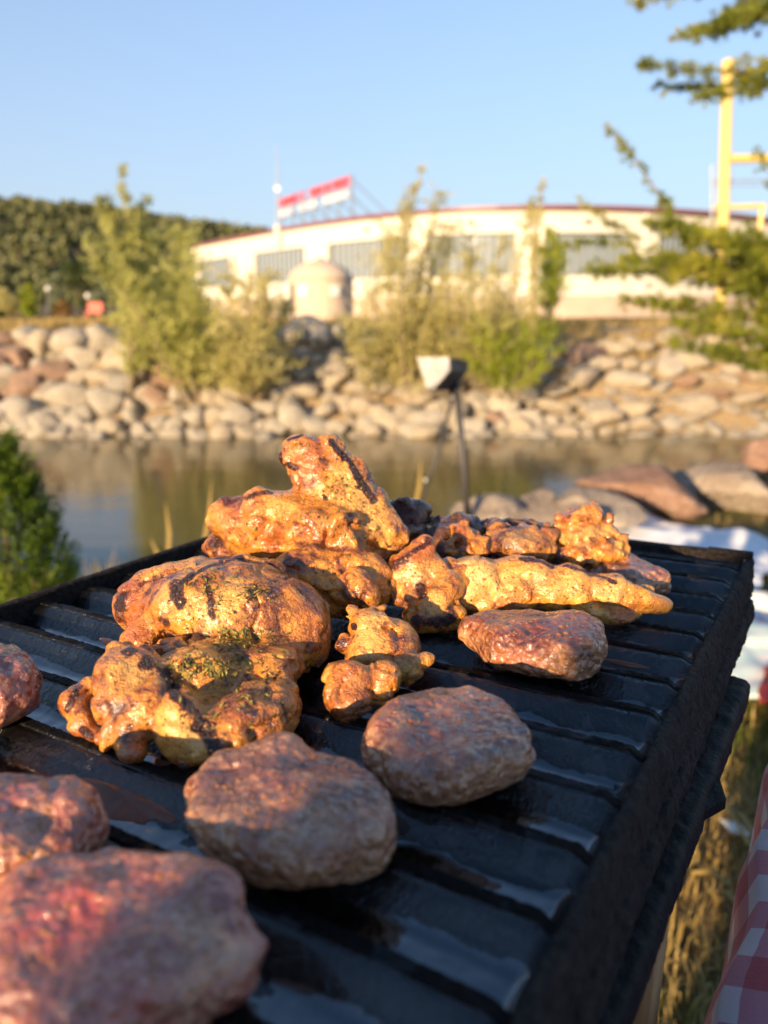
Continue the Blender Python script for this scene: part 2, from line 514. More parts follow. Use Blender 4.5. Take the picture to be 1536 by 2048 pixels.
def quads(p, size, g, up=0.0, aspect=0.5, dirs=None):
    n = len(p)
    a = g.normal(size=(n, 3)) if dirs is None else dirs + g.normal(size=(n, 3))*0.45
    a[:, 2] += up; a /= np.linalg.norm(a, axis=1)[:, None]
    b = np.cross(a, g.normal(size=(n, 3))); b /= np.linalg.norm(b, axis=1)[:, None]
    s = (np.asarray(size)*g.uniform(0.6, 1.35, n))[:, None]
    a = a*s; b = b*s*aspect
    v = np.stack([p - a*0.5, p + b*0.5, p + a*0.5, p - b*0.5], 1).reshape(-1, 3)
    f = np.arange(4*n).reshape(-1, 4)
    return v, f

M['pine_far'] = leaf_mat("far_pine_needles", (0.10, 0.11, 0.045), (0.16, 0.165, 0.065), (0.22, 0.205, 0.085), scale=0.12, trans=0.1)
g = np.random.default_rng(11)
n = 5200
fx = g.uniform(-330, 60, n); fy = g.uniform(165, 312, n)
keep = (fx/fy > -0.62) & (fx/fy < 0.12); fx, fy = fx[keep], fy[keep]
fz = hill_z(fx, fy)
hgt = g.uniform(2.5, 4.6, len(fx))
cs = []; rs = []
for k in range(3):
    cs.append(np.stack([fx + g.normal(0, .4, len(fx)), fy, fz + hgt*(0.35+0.25*k)], 1))
    rs.append(np.stack([hgt*(0.36-0.09*k), hgt*(0.36-0.09*k), hgt*0.22], 1))
v, f = leaf_cloud(np.concatenate(cs), np.concatenate(rs), 9, 1.6, seed=12, aspect=0.8)
tag(mesh_obj('pine_forest', v, f, M['pine_far'], loc=(-100, 250, 5)), 'dense pine forest covering the far hillside', 'forest', kind='stuff')

# ------------------------------------------------------------------ rocks
def boulder_mesh(seed, sub=3, planes=9, soft=0.010):
    g = np.random.default_rng(seed)
    bm = bmesh.new(); bmesh.ops.create_icosphere(bm, subdivisions=sub, radius=1.0)
    co = np.array([v.co for v in bm.verts]); fs = [tuple(v.index for v in f.verts) for f in bm.faces]; bm.free()
    nrm = g.normal(size=(planes, 3)); nrm /= np.linalg.norm(nrm, axis=1)[:, None]
    d = g.uniform(0.5, 1.0, planes)
    dots = co @ nrm.T
    r_ = np.where(dots > 0.05, d/np.maximum(dots, 0.05), 3.0)
    r_ = np.concatenate([r_, np.full((len(co), 1), 1.15)], 1)
    k = soft
    rad = -k*np.log(np.exp(-r_/k).sum(1))
    rad = rad*(1+0.06*fbm(co*2.5+seed, seed, 3))
    return co*rad[:, None], fs

def rock_mat(name, a, b_, c):
    m, nt, nd, lk, b = new_mat(name)
    n1 = noise_node(nd, lk, 5, 6, 0.65); n2 = noise_node(nd, lk, 40, 5, 0.7)
    s = math_n(nd, lk, 'ADD', math_n(nd, lk, 'MULTIPLY', n1.outputs[0], 0.65), math_n(nd, lk, 'MULTIPLY', n2.outputs[0], 0.35))
    r_ = ramp(nd, [(0.34, a), (0.5, b_), (0.64, c)]); lk.new(s, r_.inputs[0]); lk.new(r_.outputs[0], b.inputs['Base Color'])
    b.inputs['Roughness'].default_value = 0.9; b.inputs['Specular IOR Level'].default_value = 0.2
    lk.new(bump(nd, lk, s, 1.0, 0.06), b.inputs['Normal'])
    return m
M['rock_tan'] = rock_mat("tan_rock", (0.36, 0.28, 0.19), (0.54, 0.45, 0.33), (0.68, 0.58, 0.45))
M['rock_grey'] = rock_mat("pale_grey_rock", (0.36, 0.30, 0.23), (0.55, 0.48, 0.38), (0.70, 0.62, 0.51))
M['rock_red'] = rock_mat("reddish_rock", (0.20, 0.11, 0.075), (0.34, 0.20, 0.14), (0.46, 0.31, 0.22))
M['rock_rust'] = rock_mat('pale_reddish_rock', (0.28, 0.17, 0.12), (0.42, 0.27, 0.19), (0.54, 0.38, 0.28))
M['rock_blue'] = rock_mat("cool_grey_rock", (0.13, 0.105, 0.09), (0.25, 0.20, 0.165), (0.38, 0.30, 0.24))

protos = {}
for mk in ('rock_tan', 'rock_grey', 'rock_rust'):
    for s in range(7):
        co, fs = boulder_mesh(100+s*7+len(mk), sub=3)
        me = bpy.data.meshes.new('bank_rock'); me.from_pydata([tuple(q) for q in co], [], fs)
        me.polygons.foreach_set('use_smooth', np.ones(len(me.polygons), dtype=bool)); me.materials.append(M[mk])
        protos[(mk, s)] = me
g = np.random.default_rng(23)
nrock = 0
rows = [(12.35, 0.235, 'w'), (12.66, 0.24, 'w'), (13.0, 0.245, 'm'), (13.4, 0.25, 'm'), (13.85, 0.255, 'm'), (14.3, 0.26, 'm'), (14.8, 0.27, 'm'), (15.3, 0.26, 't')]
colname = {'rock_tan': 'tan', 'rock_grey': 'pale grey', 'rock_rust': 'reddish'}
rowname = {'w': 'at the far waterline', 'm': 'halfway up the far bank', 't': 'near the top of the far bank'}
for ry, rsz, kind in rows:
    x = -ry*0.515 + g.uniform(0, 0.3)
    while x < ry*0.52 and nrock < 320:
        s = rsz*(0.68 + 0.75*g.random()**1.6)*(0.95 if kind == 'w' else 1.0)
        px = 768 + x/ry*F
        skip = (kind == 't' and g.random() < 0.35) or (kind == 't' and px < 300 and ry > 15.5)
        if not skip:
            if kind == 'w': mk = g.choice(['rock_grey', 'rock_grey', 'rock_tan']) if px < 700 else g.choice(['rock_grey', 'rock_tan'])
            elif px < 560: mk = g.choice(['rock_tan', 'rock_rust', 'rock_grey', 'rock_tan'], p=[.35, .2, .3, .15])
            else: mk = g.choice(['rock_tan', 'rock_grey', 'rock_rust'], p=[.72, .22, .06])
            y = ry + g.uniform(-0.16, 0.16)
            flat = 0.62 if px > 1100 else 0.82
            o = bpy.data.objects.new('bank_rock', protos[(mk, int(g.integers(7)))]); C.objects.link(o)
            zz = float(ground_z(np.array([x]), np.array([y]))[0])
            o.location = (x, y, zz + s*flat*0.34)
            wide = g.uniform(1.0, 1.45) if px > 1100 else g.uniform(0.85, 1.3)
            o.scale = (s*wide, s*g.uniform(0.8, 1.2), s*flat*g.uniform(0.85, 1.15))
            o.rotation_euler = (g.uniform(-.3, .3), g.uniform(-.3, .3), g.uniform(0, 6.28))
            zones = [(70, 'at the left edge'), (150, 'near the left edge'), (230, 'just left of the willow bush'), (320, 'left half under the willow bush'), (410, 'right half under the willow bush'),
                     (500, 'under the yellowish bush'), (590, 'right end of the yellowish bush'), (650, 'under the domed kiosk'), (720, 'just right of the kiosk'), (790, 'well left of the spotlight head'), (850, 'just left of the spotlight head'), (930, 'behind the spotlight'),
                     (990, 'just right of the spotlight'), (1060, 'under the low green bush'), (1130, 'right end of the green bush'), (1210, 'just right of the green bush'), (1290, 'midway between green bush and conifer'), (1370, 'under the conifer tip'), (1450, 'under the middle of the conifer'), (9999, 'at the right edge')]
            side = next(n_ for p_, n_ in zones if px < p_)
            rname = ['waterline row', 'second row up', 'third row up', 'fourth row up', 'fifth row up', 'sixth row up', 'second row from top', 'top row'][[r_[0] for r_ in rows].index(ry)]
            szn = 'large' if s > rsz*1.08 else 'small' if s < rsz*0.82 else 'middling'
            tag(o, f'{szn} {colname[mk]} bank rock, {rname}, {side}', 'rock', 'riprap rocks on the far bank')
            nrock += 1
        x += s*(1.42 if kind != 't' else 1.8)*(1.22 if px > 1100 else 1.0)

M['rock_dusty'] = rock_mat('dusty_brown_grey_rock', (0.20, 0.15, 0.115), (0.35, 0.28, 0.22), (0.50, 0.41, 0.33))
def near_rock(name_, label, px, py, d, rx, ry, rz_ratio, mat, seed, rot=0.0):
    c = at_d(px, py, d); s = d/F
    co, fs = boulder_mesh(seed, sub=5, planes=12, soft=0.04)
    co = co*(1+0.07*fbm(co*4+seed, seed+9, 4))[:, None]
    a = rot; Rz = np.array([[math.cos(a), 0, -math.sin(a)], [0, 1, 0], [math.sin(a), 0, math.cos(a)]])
    v = (co*np.array([rx*s, rx*s*rz_ratio, ry*s])) @ Rz.T + c
    return tag(mesh_obj('rock', v, fs, mat, smooth=True), label, 'rock')
near_rock('rock', 'pale pinkish grey rock behind the charred meat at the foot of the spotlight pole', 975, 1044, 3.1, 92, 48, 0.8, M['rock_dusty'], 41)
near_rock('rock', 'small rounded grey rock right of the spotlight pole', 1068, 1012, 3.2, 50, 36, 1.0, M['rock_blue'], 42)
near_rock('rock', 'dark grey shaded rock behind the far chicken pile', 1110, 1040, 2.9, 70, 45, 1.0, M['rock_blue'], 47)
near_rock('rock', 'long grey rock sloping down towards the white cloth', 1195, 1018, 3.15, 88, 34, 0.8, M['rock_dusty'], 43, -0.22)
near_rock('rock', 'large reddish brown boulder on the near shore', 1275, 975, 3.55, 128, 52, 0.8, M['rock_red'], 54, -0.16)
near_rock('rock', 'broad pale flat boulder at the right edge of the near shore', 1450, 985, 3.9, 125, 50, 0.8, M['rock_dusty'], 45, 0.02)
near_rock('rock', 'purplish brown rock poking up at the right edge over the water', 1530, 915, 4.5, 55, 38, 1.0, M['rock_red'], 46, 0.2)

# ------------------------------------------------------------------ curved restaurant building
plan = [(385, 67.8), (480, 59), (560, 51.5), (660, 47.8), (770, 45), (900, 42.4), (1050, 40.6), (1250, 41), (1430, 44.6), (1600, 51), (1750, 60)]
PLANC = np.polyfit([(p-1000)/600.0 for p, _ in plan], [q for _, q in plan], 4)
print('plan', [round(float(np.polyval(PLANC, (p-1000)/600.0)), 1) for p, _ in plan])
def bpt(px, z, push=0.0):
    d = np.polyval(PLANC, (px-1000)/600.0)
    if z > 0.95: z = 0.95 + (z-0.95)*0.925
    return np.array([(px-768)/F*d, d + push, z])
M['facade'] = simple("cream_render", (0.66, 0.61, 0.52), 0.85, var=0.05, scale=0.6)
M['plinth'] = simple("pinkish_stone_plinth", (0.50, 0.38, 0.30), 0.9, var=0.10, scale=1.5)
M['roof_red'] = simple("dark_red_metal_roof", (0.20, 0.075, 0.085), 0.45, var=0.15, scale=0.8)
M['frame_grey'] = simple("grey_window_frame", (0.16, 0.16, 0.17), 0.5)
M['white_paint'] = simple("white_paint", (0.78, 0.76, 0.70), 0.7, var=0.05)
m, nt, nd, lk, b = new_mat("window_glass_blinds")
w = nd.new("ShaderNodeTexWave"); w.inputs['Scale'].default_value = 0.9; w.inputs['Distortion'].default_value = 0.6; w.bands_direction = 'X'
tc = nd.new("ShaderNodeTexCoord"); lk.new(tc.outputs['Object'], w.inputs['Vector'])
r_ = ramp(nd, [(0.2, (0.10, 0.12, 0.14)), (0.6, (0.22, 0.25, 0.27)), (0.9, (0.34, 0.37, 0.38))]); lk.new(w.outputs['Fac'], r_.inputs[0])
lk.new(r_.outputs[0], b.inputs['Base Color']); b.inputs['Roughness'].default_value = 0.12
M['window'] = m
bld = empty('curved_building', bpt(1000, 0.2))
tag(bld, 'long cream single storey building with curved front, dark red roof edge and wide windows', 'building')
def strip(px0, px1, z0, z1, push, thick, mb, n=14):
    xs = np.linspace(px0, px1, n)
    A = [bpt(x, z0, push) for x in xs]; B = [bpt(x, z1, push) for x in xs]
    A2 = [a + np.array([0, thick, 0]) for a in A]; B2 = [a + np.array([0, thick, 0]) for a in B]
    vs_ = A + B + A2 + B2; fs_ = []
    for i in range(n-1):
        fs_ += [(i, i+1, n+i+1, n+i), (n+i, n+i+1, 3*n+i+1, 3*n+i), (2*n+i, 3*n+i, 3*n+i+1, 2*n+i+1), (i, 2*n+i, 2*n+i+1, i+1)]
    fs_ += [(0, n, 3*n, 2*n), (n-1, 3*n-1, 4*n-1, 2*n-1)]
    mb.add(vs_, fs_)
wins = [(416, 474), (522, 617), (663, 812), (852, 1018), (1072, 1237), (1290, 1420), (1478, 1600)]
mb = MB()
strip(385, 1750, 1.75, 2.78, 0.0, 0.4, mb, 40)                 # band below the windows
strip(385, 1750, 4.98, 6.12, 0.0, 0.4, mb, 40)                 # band above the windows
edges = [385] + [e for w_ in wins for e in w_] + [1750]
for a, b2 in zip(edges[0::2], edges[1::2]):
    strip(a, b2, 2.78, 4.98, 0.0, 0.4, mb, 5)                   # piers
mb.build('wall', M['facade'], bld)
mb = MB(); strip(385, 1750, 0.1, 1.746, -0.12, 0.5, mb, 40); mb.build('plinth', M['plinth'], bld)
for a, b2 in wins:
    mb = MB(); strip(a, b2, 2.78, 4.98, 0.25, 0.05, mb, 8)
    wo = mb.build('window', M['window'], bld)
    mb = MB()
    nb = max(3, int((b2-a)/26))
    for i in range(nb+1):
        px = a + (b2-a)*i/nb; p0 = bpt(px, 2.8, 0.19)
        mb.box(p0 + [0, 0, 1.08], (0.07, 0.06, 2.14))
    mb.build('window_frame', M['frame_grey'], wo)
mb = MB(); strip(380, 1756, 6.14, 6.34, -0.35, 1.4, mb, 40); mb.build('roof_edge', M['roof_red'], bld)
# low roof rising behind the edge
n = 40; xs = np.linspace(380, 1756, n)
A = [bpt(x, 6.345, -0.3) for x in xs]
mid = np.array([4.0, 75.0, 7.9])
vs_ = A + [np.array([a[0]+(mid[0]-a[0])*0.2, a[1]+(mid[1]-a[1])*0.2, a[2] + 0.14 + 0.62*math.exp(-((x-1080)/520)**2)]) for a, x in zip(A, xs)]
fs_ = [(i, i+1, n+i+1, n+i) for i in range(n-1)]
vs_ += [np.array([4.0, 75.0, 7.2])]; fs_ += [(n+i, n+i+1, 2*n) for i in range(n-1)]
mesh_obj('roof', vs_, fs_, M['roof_red'], bld)
# downpipes and small lamps on the band
for px in (640, 835, 1045, 1262):
    mb = MB(); mb.tube([bpt(px, 1.8, -0.08), bpt(px, 6.1, -0.08)], 0.05); mb.build('downpipe', M['white_paint'], bld)
for px in (440, 566, 735, 930, 1150):
    mb = MB(); mb.box(bpt(px, 5.55, -0.12), (0.32, 0.24, 0.16), bev=0.03); mb.build('wall_lamp', M['frame_grey'], bld)

# roof sign: two rows of separate letters on a steel frame
M['sign_red'] = simple("red_letters", (0.80, 0.09, 0.10), 0.4)
M['sign_white'] = simple("white_letters", (0.85, 0.83, 0.80), 0.4)
M['steel'] = simple("galvanised_steel", (0.30, 0.32, 0.35), 0.5, metal=0.3)
sa = np.array([(572-768)/F*56, 56, 0.0]); sb = np.array([(708-768)/F*46, 46, 0.0])
sdir = (sb-sa); slen = np.linalg.norm(sdir); sdir /= slen
snrm = np.array([sdir[1], -sdir[0], 0.0])
if snrm[1] > 0: snrm = -snrm
sgn = empty('roof_sign', (sa+sb)/2 + [0, 0, 6.3])
tag(sgn, 'rooftop sign with a red row of letters above a white row on a steel frame', 'sign')
SM = np.stack([sdir, -snrm, [0, 0, 1]], 1)
mb = MB()
for t in np.linspace(0.02, 0.98, 7):
    p = sa + sdir*slen*t
    mb.box(p + [0, 0, 7.0] - snrm*0.15, (0.08, 0.08, 2.3), SM)
    mb.tube([p + [0, 0, 7.9] - snrm*0.2, p + [0, 0, 6.1] - snrm*2.6], 0.035, 6)
for z in (6.95, 7.53, 8.15): mb.box((sa+sb)/2 + [0, 0, z] - snrm*0.10, (slen, 0.05, 0.06), SM)
mb.build('sign_frame', M['steel'], sgn)
def letter_row(z0, h, words, mat, nm, seed):
    g_ = np.random.default_rng(seed)
    total = sum(n_ for n_ in words) + 1.4*(len(words)-1)
    cw = slen*0.97/total; x = slen*0.015
    for n_ in words:
        for _ in range(n_):
            mb_ = MB(); c = sa + sdir*(x+cw/2) + snrm*0.05
            st = cw*0.12; k = int(g_.integers(5))
            mb_.box(c - sdir*(cw*0.30) + [0, 0, z0+h/2], (st, 0.1, h), SM)
            if k in (0, 1, 3): mb_.box(c + sdir*(cw*0.28) + [0, 0, z0+h/2], (st, 0.1, h), SM)
            if k in (0, 2, 4): mb_.box(c + [0, 0, z0+h*0.91] + snrm*0.003, (cw*0.7, 0.1, h*0.10), SM)
            if k in (1, 2, 0): mb_.box(c + [0, 0, z0+h*0.5] + snrm*0.006, (cw*0.7, 0.1, h*0.10), SM)
            if k in (2, 3, 4): mb_.box(c + [0, 0, z0+h*0.09] + snrm*0.003, (cw*0.7, 0.1, h*0.10), SM)
            mb_.build(nm, mat, sgn)
            x += cw
        x += 1.4*cw
letter_row(7.62, 0.50, [8, 10], M['sign_red'], 'red_letter', 3)
letter_row(7.03, 0.40, [4, 5, 6], M['sign_white'], 'white_letter', 4)

mast = empty('antenna_mast', at_y(556, 455, 52) )
tag(mast, 'thin tall antenna mast with a small white dish left of the roof sign', 'antenna')
pb = at_y(556, 462, 52); pt = at_y(554, 290, 52)
mb = MB(); mb.tube([pb, (pb+pt)/2, pt], [0.09, 0.06, 0.03], 8); mb.build('mast_pole', M['steel'], mast)
pdsh = at_y(555, 378, 51.9)
mb = MB(); mb.tube([pdsh + [0, -0.16, 0], pdsh + [0, -0.05, 0], pdsh + [0, 0.1, 0]], [0.16, 0.13, 0.04], 14); mb.build('dish', M['white_paint'], mast)
mb = MB(); mb.tube([pb + [0, -0.02, -0.9], pb + [0, -0.02, 0.35]], 0.22, 10); mb.build('mast_base', M['facade'], mast)

# domed kiosk
M['kiosk'] = simple("pale_plaster", (0.56, 0.43, 0.32), 0.85, var=0.06, scale=1.2)
kc = at_y(643, 638, 30); kr = 62/F*30
ks = empty('domed_kiosk', kc); tag(ks, 'small pale plaster kiosk with a pointed dome in front of the long building', 'kiosk')
mb = MB(); nseg = 8
mb.tube([kc + [0, 0, -0.3], kc + [0, 0, 1.40]], [kr, kr], nseg*3)
mb.build('wall', M['kiosk'], ks)
mb = MB()
prf = [(kr*1.03, 1.38), (kr*0.99, 1.52), (kr*0.90, 1.68), (kr*0.76, 1.83), (kr*0.58, 1.95), (kr*0.38, 2.04), (kr*0.20, 2.10), (kr*0.12, 2.16), (0.05, 2.22)]
mb.tube([kc + [0, 0, z] for r_, z in prf], [r_ for r_, z in prf], 24); mb.build('dome', M['kiosk'], ks, smooth=True)
for a in (-2.05, -1.05):
    c_ = kc + [kr*0.985*math.cos(a), kr*0.985*math.sin(a), 0.98]
    mb = MB(); mb.box(c_, (0.34, 0.14, 0.34), np.array([[math.cos(a+1.5708), math.cos(a), 0], [math.sin(a+1.5708), math.sin(a), 0], [0, 0, 1]]), bev=0.03)
    mb.build('wall_lamp', M['white_paint'], ks)
mb = MB(); mb.box(kc + [kr*0.99*math.cos(-2.6), kr*0.99*math.sin(-2.6), 0.6], (0.1, 0.5, 1.3)); mb.build('door', M['frame_grey'], ks)

# yellow steel frame at the right
M['yellow'] = simple("yellow_painted_steel", (0.72, 0.50, 0.16), 0.45, var=0.06)
YD = 14.9
yb = at_y(1440, 655, YD); yt = at_y(1456, 120, YD)
yf = empty('yellow_frame', yb); tag(yf, 'tall yellow painted steel frame with cross bars behind the conifer', 'steel frame')
mb = MB(); mb.tube([yb, yt], 0.10, 12); mb.build('post', M['yellow'], yf, smooth=False)
mb = MB(); mb.tube([at_y(1452, 318, YD), at_y(1800, 312, YD+.3)], 0.075, 10); mb.build('crossbar', M['yellow'], yf)
mb = MB(); mb.tube([at_y(1430, 415, YD-.05), at_y(1530, 412, YD)], 0.045, 8); mb.tube([at_y(1525, 412, YD), at_y(1512, 520, YD)], 0.045, 8); mb.build('bracket', M['yellow'], yf)
mb = MB(); mb.tube([at_y(1425, 362, YD+.1), at_y(1800, 356, YD+.3)], 0.018, 6); mb.tube([at_y(1425, 372, YD+.1), at_y(1800, 368, YD+.3)], 0.012, 6); mb.build('cable', M['steel'], yf)
mb = MB(); mb.tube([at_y(1378, 518, YD-.1), at_y(1440, 516, YD-.1)], 0.07, 8); mb.build('step', M['yellow'], yf)
mb = MB(); mb.tube([at_y(1424, 445, YD+.15), at_y(1424, 330, YD+.15)], 0.02, 6); mb.build('rod', M['steel'], yf)

# ------------------------------------------------------------------ plants on the far bank
M['willow'] = leaf_mat("willow_leaves", (0.36, 0.36, 0.10), (0.50, 0.49, 0.15), (0.64, 0.60, 0.24), scale=1.6, trans=0.5)
M['willow_olive'] = leaf_mat("olive_leaves", (0.40, 0.36, 0.13), (0.56, 0.50, 0.20), (0.68, 0.60, 0.30), scale=1.6, trans=0.5)
M['poplar'] = leaf_mat("fresh_green_leaves", (0.17, 0.21, 0.02), (0.30, 0.34, 0.03), (0.42, 0.43, 0.06), scale=1.6, trans=0.4)
M['grey_leaf'] = leaf_mat("greyish_leaves", (0.14, 0.17, 0.09), (0.22, 0.25, 0.14), (0.30, 0.31, 0.18), scale=1.6, trans=0.3)
M['dark_leaf'] = leaf_mat("dark_green_leaves", (0.02, 0.035, 0.01), (0.05, 0.07, 0.015), (0.09, 0.11, 0.025), scale=0.8, trans=0.15)
M['bark'] = simple("grey_brown_bark", (0.24, 0.18, 0.11), 0.9, var=0.3, scale=20, bmp=0.5)

def shrub(label, group, base, D, stems, mat, dens=1.0, leaf=0.07, depth=0.8, seed=0, name='bush', cat='bush', spread=1.0):
    """stems: (px_top, py_top, foliage radius px at bottom, at top) growing out of base pixel"""
    g_ = np.random.default_rng(seed)
    b0 = at_y(base[0], base[1], D)
    root = empty(name, b0); tag(root, label, cat, group)
    P = []; Dr = []; mbs = MB(); sc_ = D/F
    for st in stems:
        px, py, r0, r1 = st[:4]; bx = st[4] if len(st) > 4 else base[0] + (px-base[0])*0.15
        dy = g_.uniform(-depth, depth)
        p0 = at_y(bx, base[1], D); p0[1] += dy*0.3
        p1 = at_y(px, py, D); p1[1] += dy
        L = np.linalg.norm(p1-p0); bend = g_.normal(0, 0.05, 3)*L
        def cur(t): return p0*(1-t)+p1*t + bend*math.sin(math.pi*t)
        mbs.tube([cur(t) for t in np.linspace(0, 0.97, 7)], list(np.linspace(0.022, 0.006, 7)*min(1.5, L/1.8)), 5)
        ntw = int(L*28*dens)
        for _ in range(ntw):
            t = g_.uniform(0.08, 1.0)**0.8; o = cur(t)
            rr = (r0*(1-t)+r1*t)*sc_*g_.uniform(0.35, 1.15)*spread*1.85
            a = g_.uniform(0, 6.283); d_ = np.array([math.cos(a), math.sin(a)*0.8, g_.uniform(0.2, 1.3)]); d_ /= np.linalg.norm(d_)
            nl = int(10 + rr*22)
            tt = g_.uniform(0.1, 1, nl)
            P.append(o + d_*rr*tt[:, None] + g_.normal(0, 0.028, (nl, 3))); Dr.append(np.repeat(d_[None], nl, 0))
    P = np.concatenate(P); Dr = np.concatenate(Dr)
    v_, f_ = quads(P, leaf*1.2, g_, 0.1, 0.34, Dr)
    mesh_obj('foliage', v_, f_, mat, root)
    mbs.build('stem', M['bark'], root)
    return root
shrub('tall multi-stemmed willow bush with a leader standing high above the hill line', None, (400, 800), 13.3,
      [(240, 330, 26, 8, 262), (222, 400, 30, 10, 262), (275, 395, 26, 10, 262), (205, 400, 14, 9, 262), (215, 500, 60, 26), (268, 470, 60, 26), (345, 462, 70, 20), (320, 520, 60, 24), (380, 520, 65, 24), (250, 600, 60, 40), (230, 650, 45, 35), (420, 590, 60, 35), (300, 640, 70, 50), (360, 680, 70, 55), (440, 660, 55, 40)],
      M['willow'], 1.15, 0.075, 0.9, 1)
shrub('lower yellowish bush right of the willow leader, in front of the building corner', None, (490, 800), 13.0,
      [(470, 540, 45, 20), (505, 560, 45, 20), (545, 560, 45, 18), (560, 620, 45, 28), (575, 690, 40, 30), (520, 650, 50, 40), (455, 640, 45, 35), (430, 720, 55, 45), (490, 720, 55, 45), (550, 740, 45, 35)],
      M['willow_olive'], 1.1, 0.07, 0.7, 2)
shrub('thin pale bush with a feathery top rising over the roof line', None, (810, 760), 13.6,
      [(845, 350, 40, 8), (820, 400, 45, 16), (875, 400, 40, 14), (780, 470, 45, 22), (905, 450, 45, 20), (850, 520, 60, 35), (740, 600, 40, 30), (770, 660, 50, 40), (720, 690, 35, 25), (900, 570, 50, 35), (830, 640, 60, 45), (700, 640, 30, 24), (860, 600, 55, 40), (800, 560, 50, 30), (940, 520, 40, 22), (880, 470, 40, 16), (790, 620, 50, 36)],
      M['willow_olive'], 1.0, 0.06, 0.8, 3)
shrub('spindly bush with bare twigs above the roof, left of the narrow poplar', None, (960, 770), 13.5,
      [(950, 470, 40, 16), (1000, 480, 35, 14), (1055, 400, 14, 4, 1050), (1075, 365, 8, 3, 1060), (1048, 430, 22, 12), (1010, 560, 45, 30), (940, 600, 50, 40), (900, 660, 50, 40), (985, 650, 50, 40), (1060, 600, 35, 25), (920, 560, 45, 30), (975, 540, 40, 24), (1030, 640, 45, 35), (880, 620, 50, 40), (1000, 600, 50, 36), (1090, 640, 30, 24)],
      M['willow_olive'], 0.9, 0.06, 0.8, 4)
shrub('low dense green bush above the waterline rocks, right of the spotlight', None, (1010, 800), 12.9,
      [(960, 640, 40, 28), (1010, 630, 45, 30), (1065, 640, 42, 28), (1100, 660, 35, 25), (1110, 700, 30, 22), (980, 690, 50, 40), (1040, 700, 50, 42), (960, 740, 40, 35)],
      M['poplar'], 1.0, 0.06, 0.6, 5)
shrub('small narrow bright green poplar in front of the right-hand window', None, (1100, 640), 16.5,
      [(1100, 465, 20, 8), (1088, 490, 18, 12), (1115, 490, 18, 12), (1100, 530, 26, 20)], M['poplar'], 1.6, 0.07, 0.3, 6, 'young_tree', 'tree')
shrub('small round grey green shrub left of the domed kiosk', None, (570, 640), 17.5,
      [(568, 600, 10, 8), (574, 605, 10, 8)], M['dark_leaf'], 2.5, 0.05, 0.1, 7)
shrub('low dry scrub between the willow and the kiosk slope', None, (660, 720), 15.2,
      [(700, 640, 30, 22), (740, 650, 30, 24), (690, 690, 35, 28)], M['willow_olive'], 0.8, 0.05, 0.4, 8)

shrub('broad low yellowish scrub covering the bank between the kiosk and the green bush', None, (820, 800), 13.2,
      [(730, 690, 40, 30, 760), (780, 700, 45, 35, 790), (830, 690, 45, 36), (880, 700, 45, 36, 860), (920, 690, 40, 30, 890), (760, 740, 40, 30, 780), (860, 740, 40, 30), (700, 660, 30, 24, 740)],
      M['willow_olive'], 1.1, 0.06, 0.5, 9)
# trees on the plain left of the building
def plain_tree(label, px, py_base, py_top, w_px, D, mat, seed, shape='round', name='tree', group=None, leaf=0.22):
    g_ = np.random.default_rng(seed); b0 = at_y(px, py_base, D); t0 = at_y(px, py_top, D); H = t0[2]-b0[2]; W = w_px/F*D/2
    root = empty(name, b0); tag(root, label, 'tree', group)
    mb = MB(); mb.tube([b0, b0 + [0.05, 0, H*0.35], b0 + [0, 0, H*0.8]], [0.03*H, 0.022*H, 0.008*H], 7)
    for k in range(5):
        a = g_.uniform(0, 6.28); z = H*g_.uniform(0.3, 0.55)
        mb.tube([b0 + [0, 0, z], b0 + [W*0.7*math.cos(a), W*0.7*math.sin(a), z + H*0.22]], [0.012*H, 0.004*H], 5)
    mb.build('trunk', M['bark'], root)
    cs = []; rs = []
    for k in range(26):
        z = g_.uniform(0.22 if shape == 'round' else 0.08, 0.93)
        wz = W*(math.sin(math.pi*min(1, (z-0.1)/0.9*0.95+0.05))**0.6 if shape == 'round' else math.sin(math.pi*(0.12+0.85*z))**0.8)
        a = g_.uniform(0, 6.28); r_ = wz*g_.uniform(0.2, 0.75)
        cs.append(b0 + [r_*math.cos(a), r_*math.sin(a), z*H]); s_ = wz*g_.uniform(0.3, 0.5) + 0.05; rs.append((s_, s_, s_*0.8 if shape == 'round' else s_*1.6))
    v_, f_ = leaf_cloud(cs, rs, 70, leaf, seed=seed, aspect=0.6)
    mesh_obj('crown', v_, f_, mat, root)
plain_tree('dark round broadleaf tree on the plain left of the willow', 168, 640, 515, 120, 55, M['dark_leaf'], 31)
plain_tree('narrow bright green poplar at the left on the plain', 63, 645, 562, 32, 45, M['poplar'], 32, 'tall')
plain_tree('olive tree at the left edge of the plain', 15, 645, 575, 60, 50, M['willow_olive'], 33)
plain_tree('loose olive green tree between the poplar and the dark round tree', 118, 645, 545, 38, 52, M['grey_leaf'], 34, 'tall')
plain_tree('brownish low tree below the dark round tree', 128, 648, 600, 36, 42, simple("rusty_leaves", (0.20, 0.11, 0.03), 0.8, var=0.4, scale=2), 35)
plain_tree('grey green slim tree beside the dark round tree', 205, 645, 560, 40, 48, M['grey_leaf'], 36, 'tall')
plain_tree('small dark shrub tree at the far left corner of the plain', 3, 650, 622, 20, 36, M['dark_leaf'], 37)
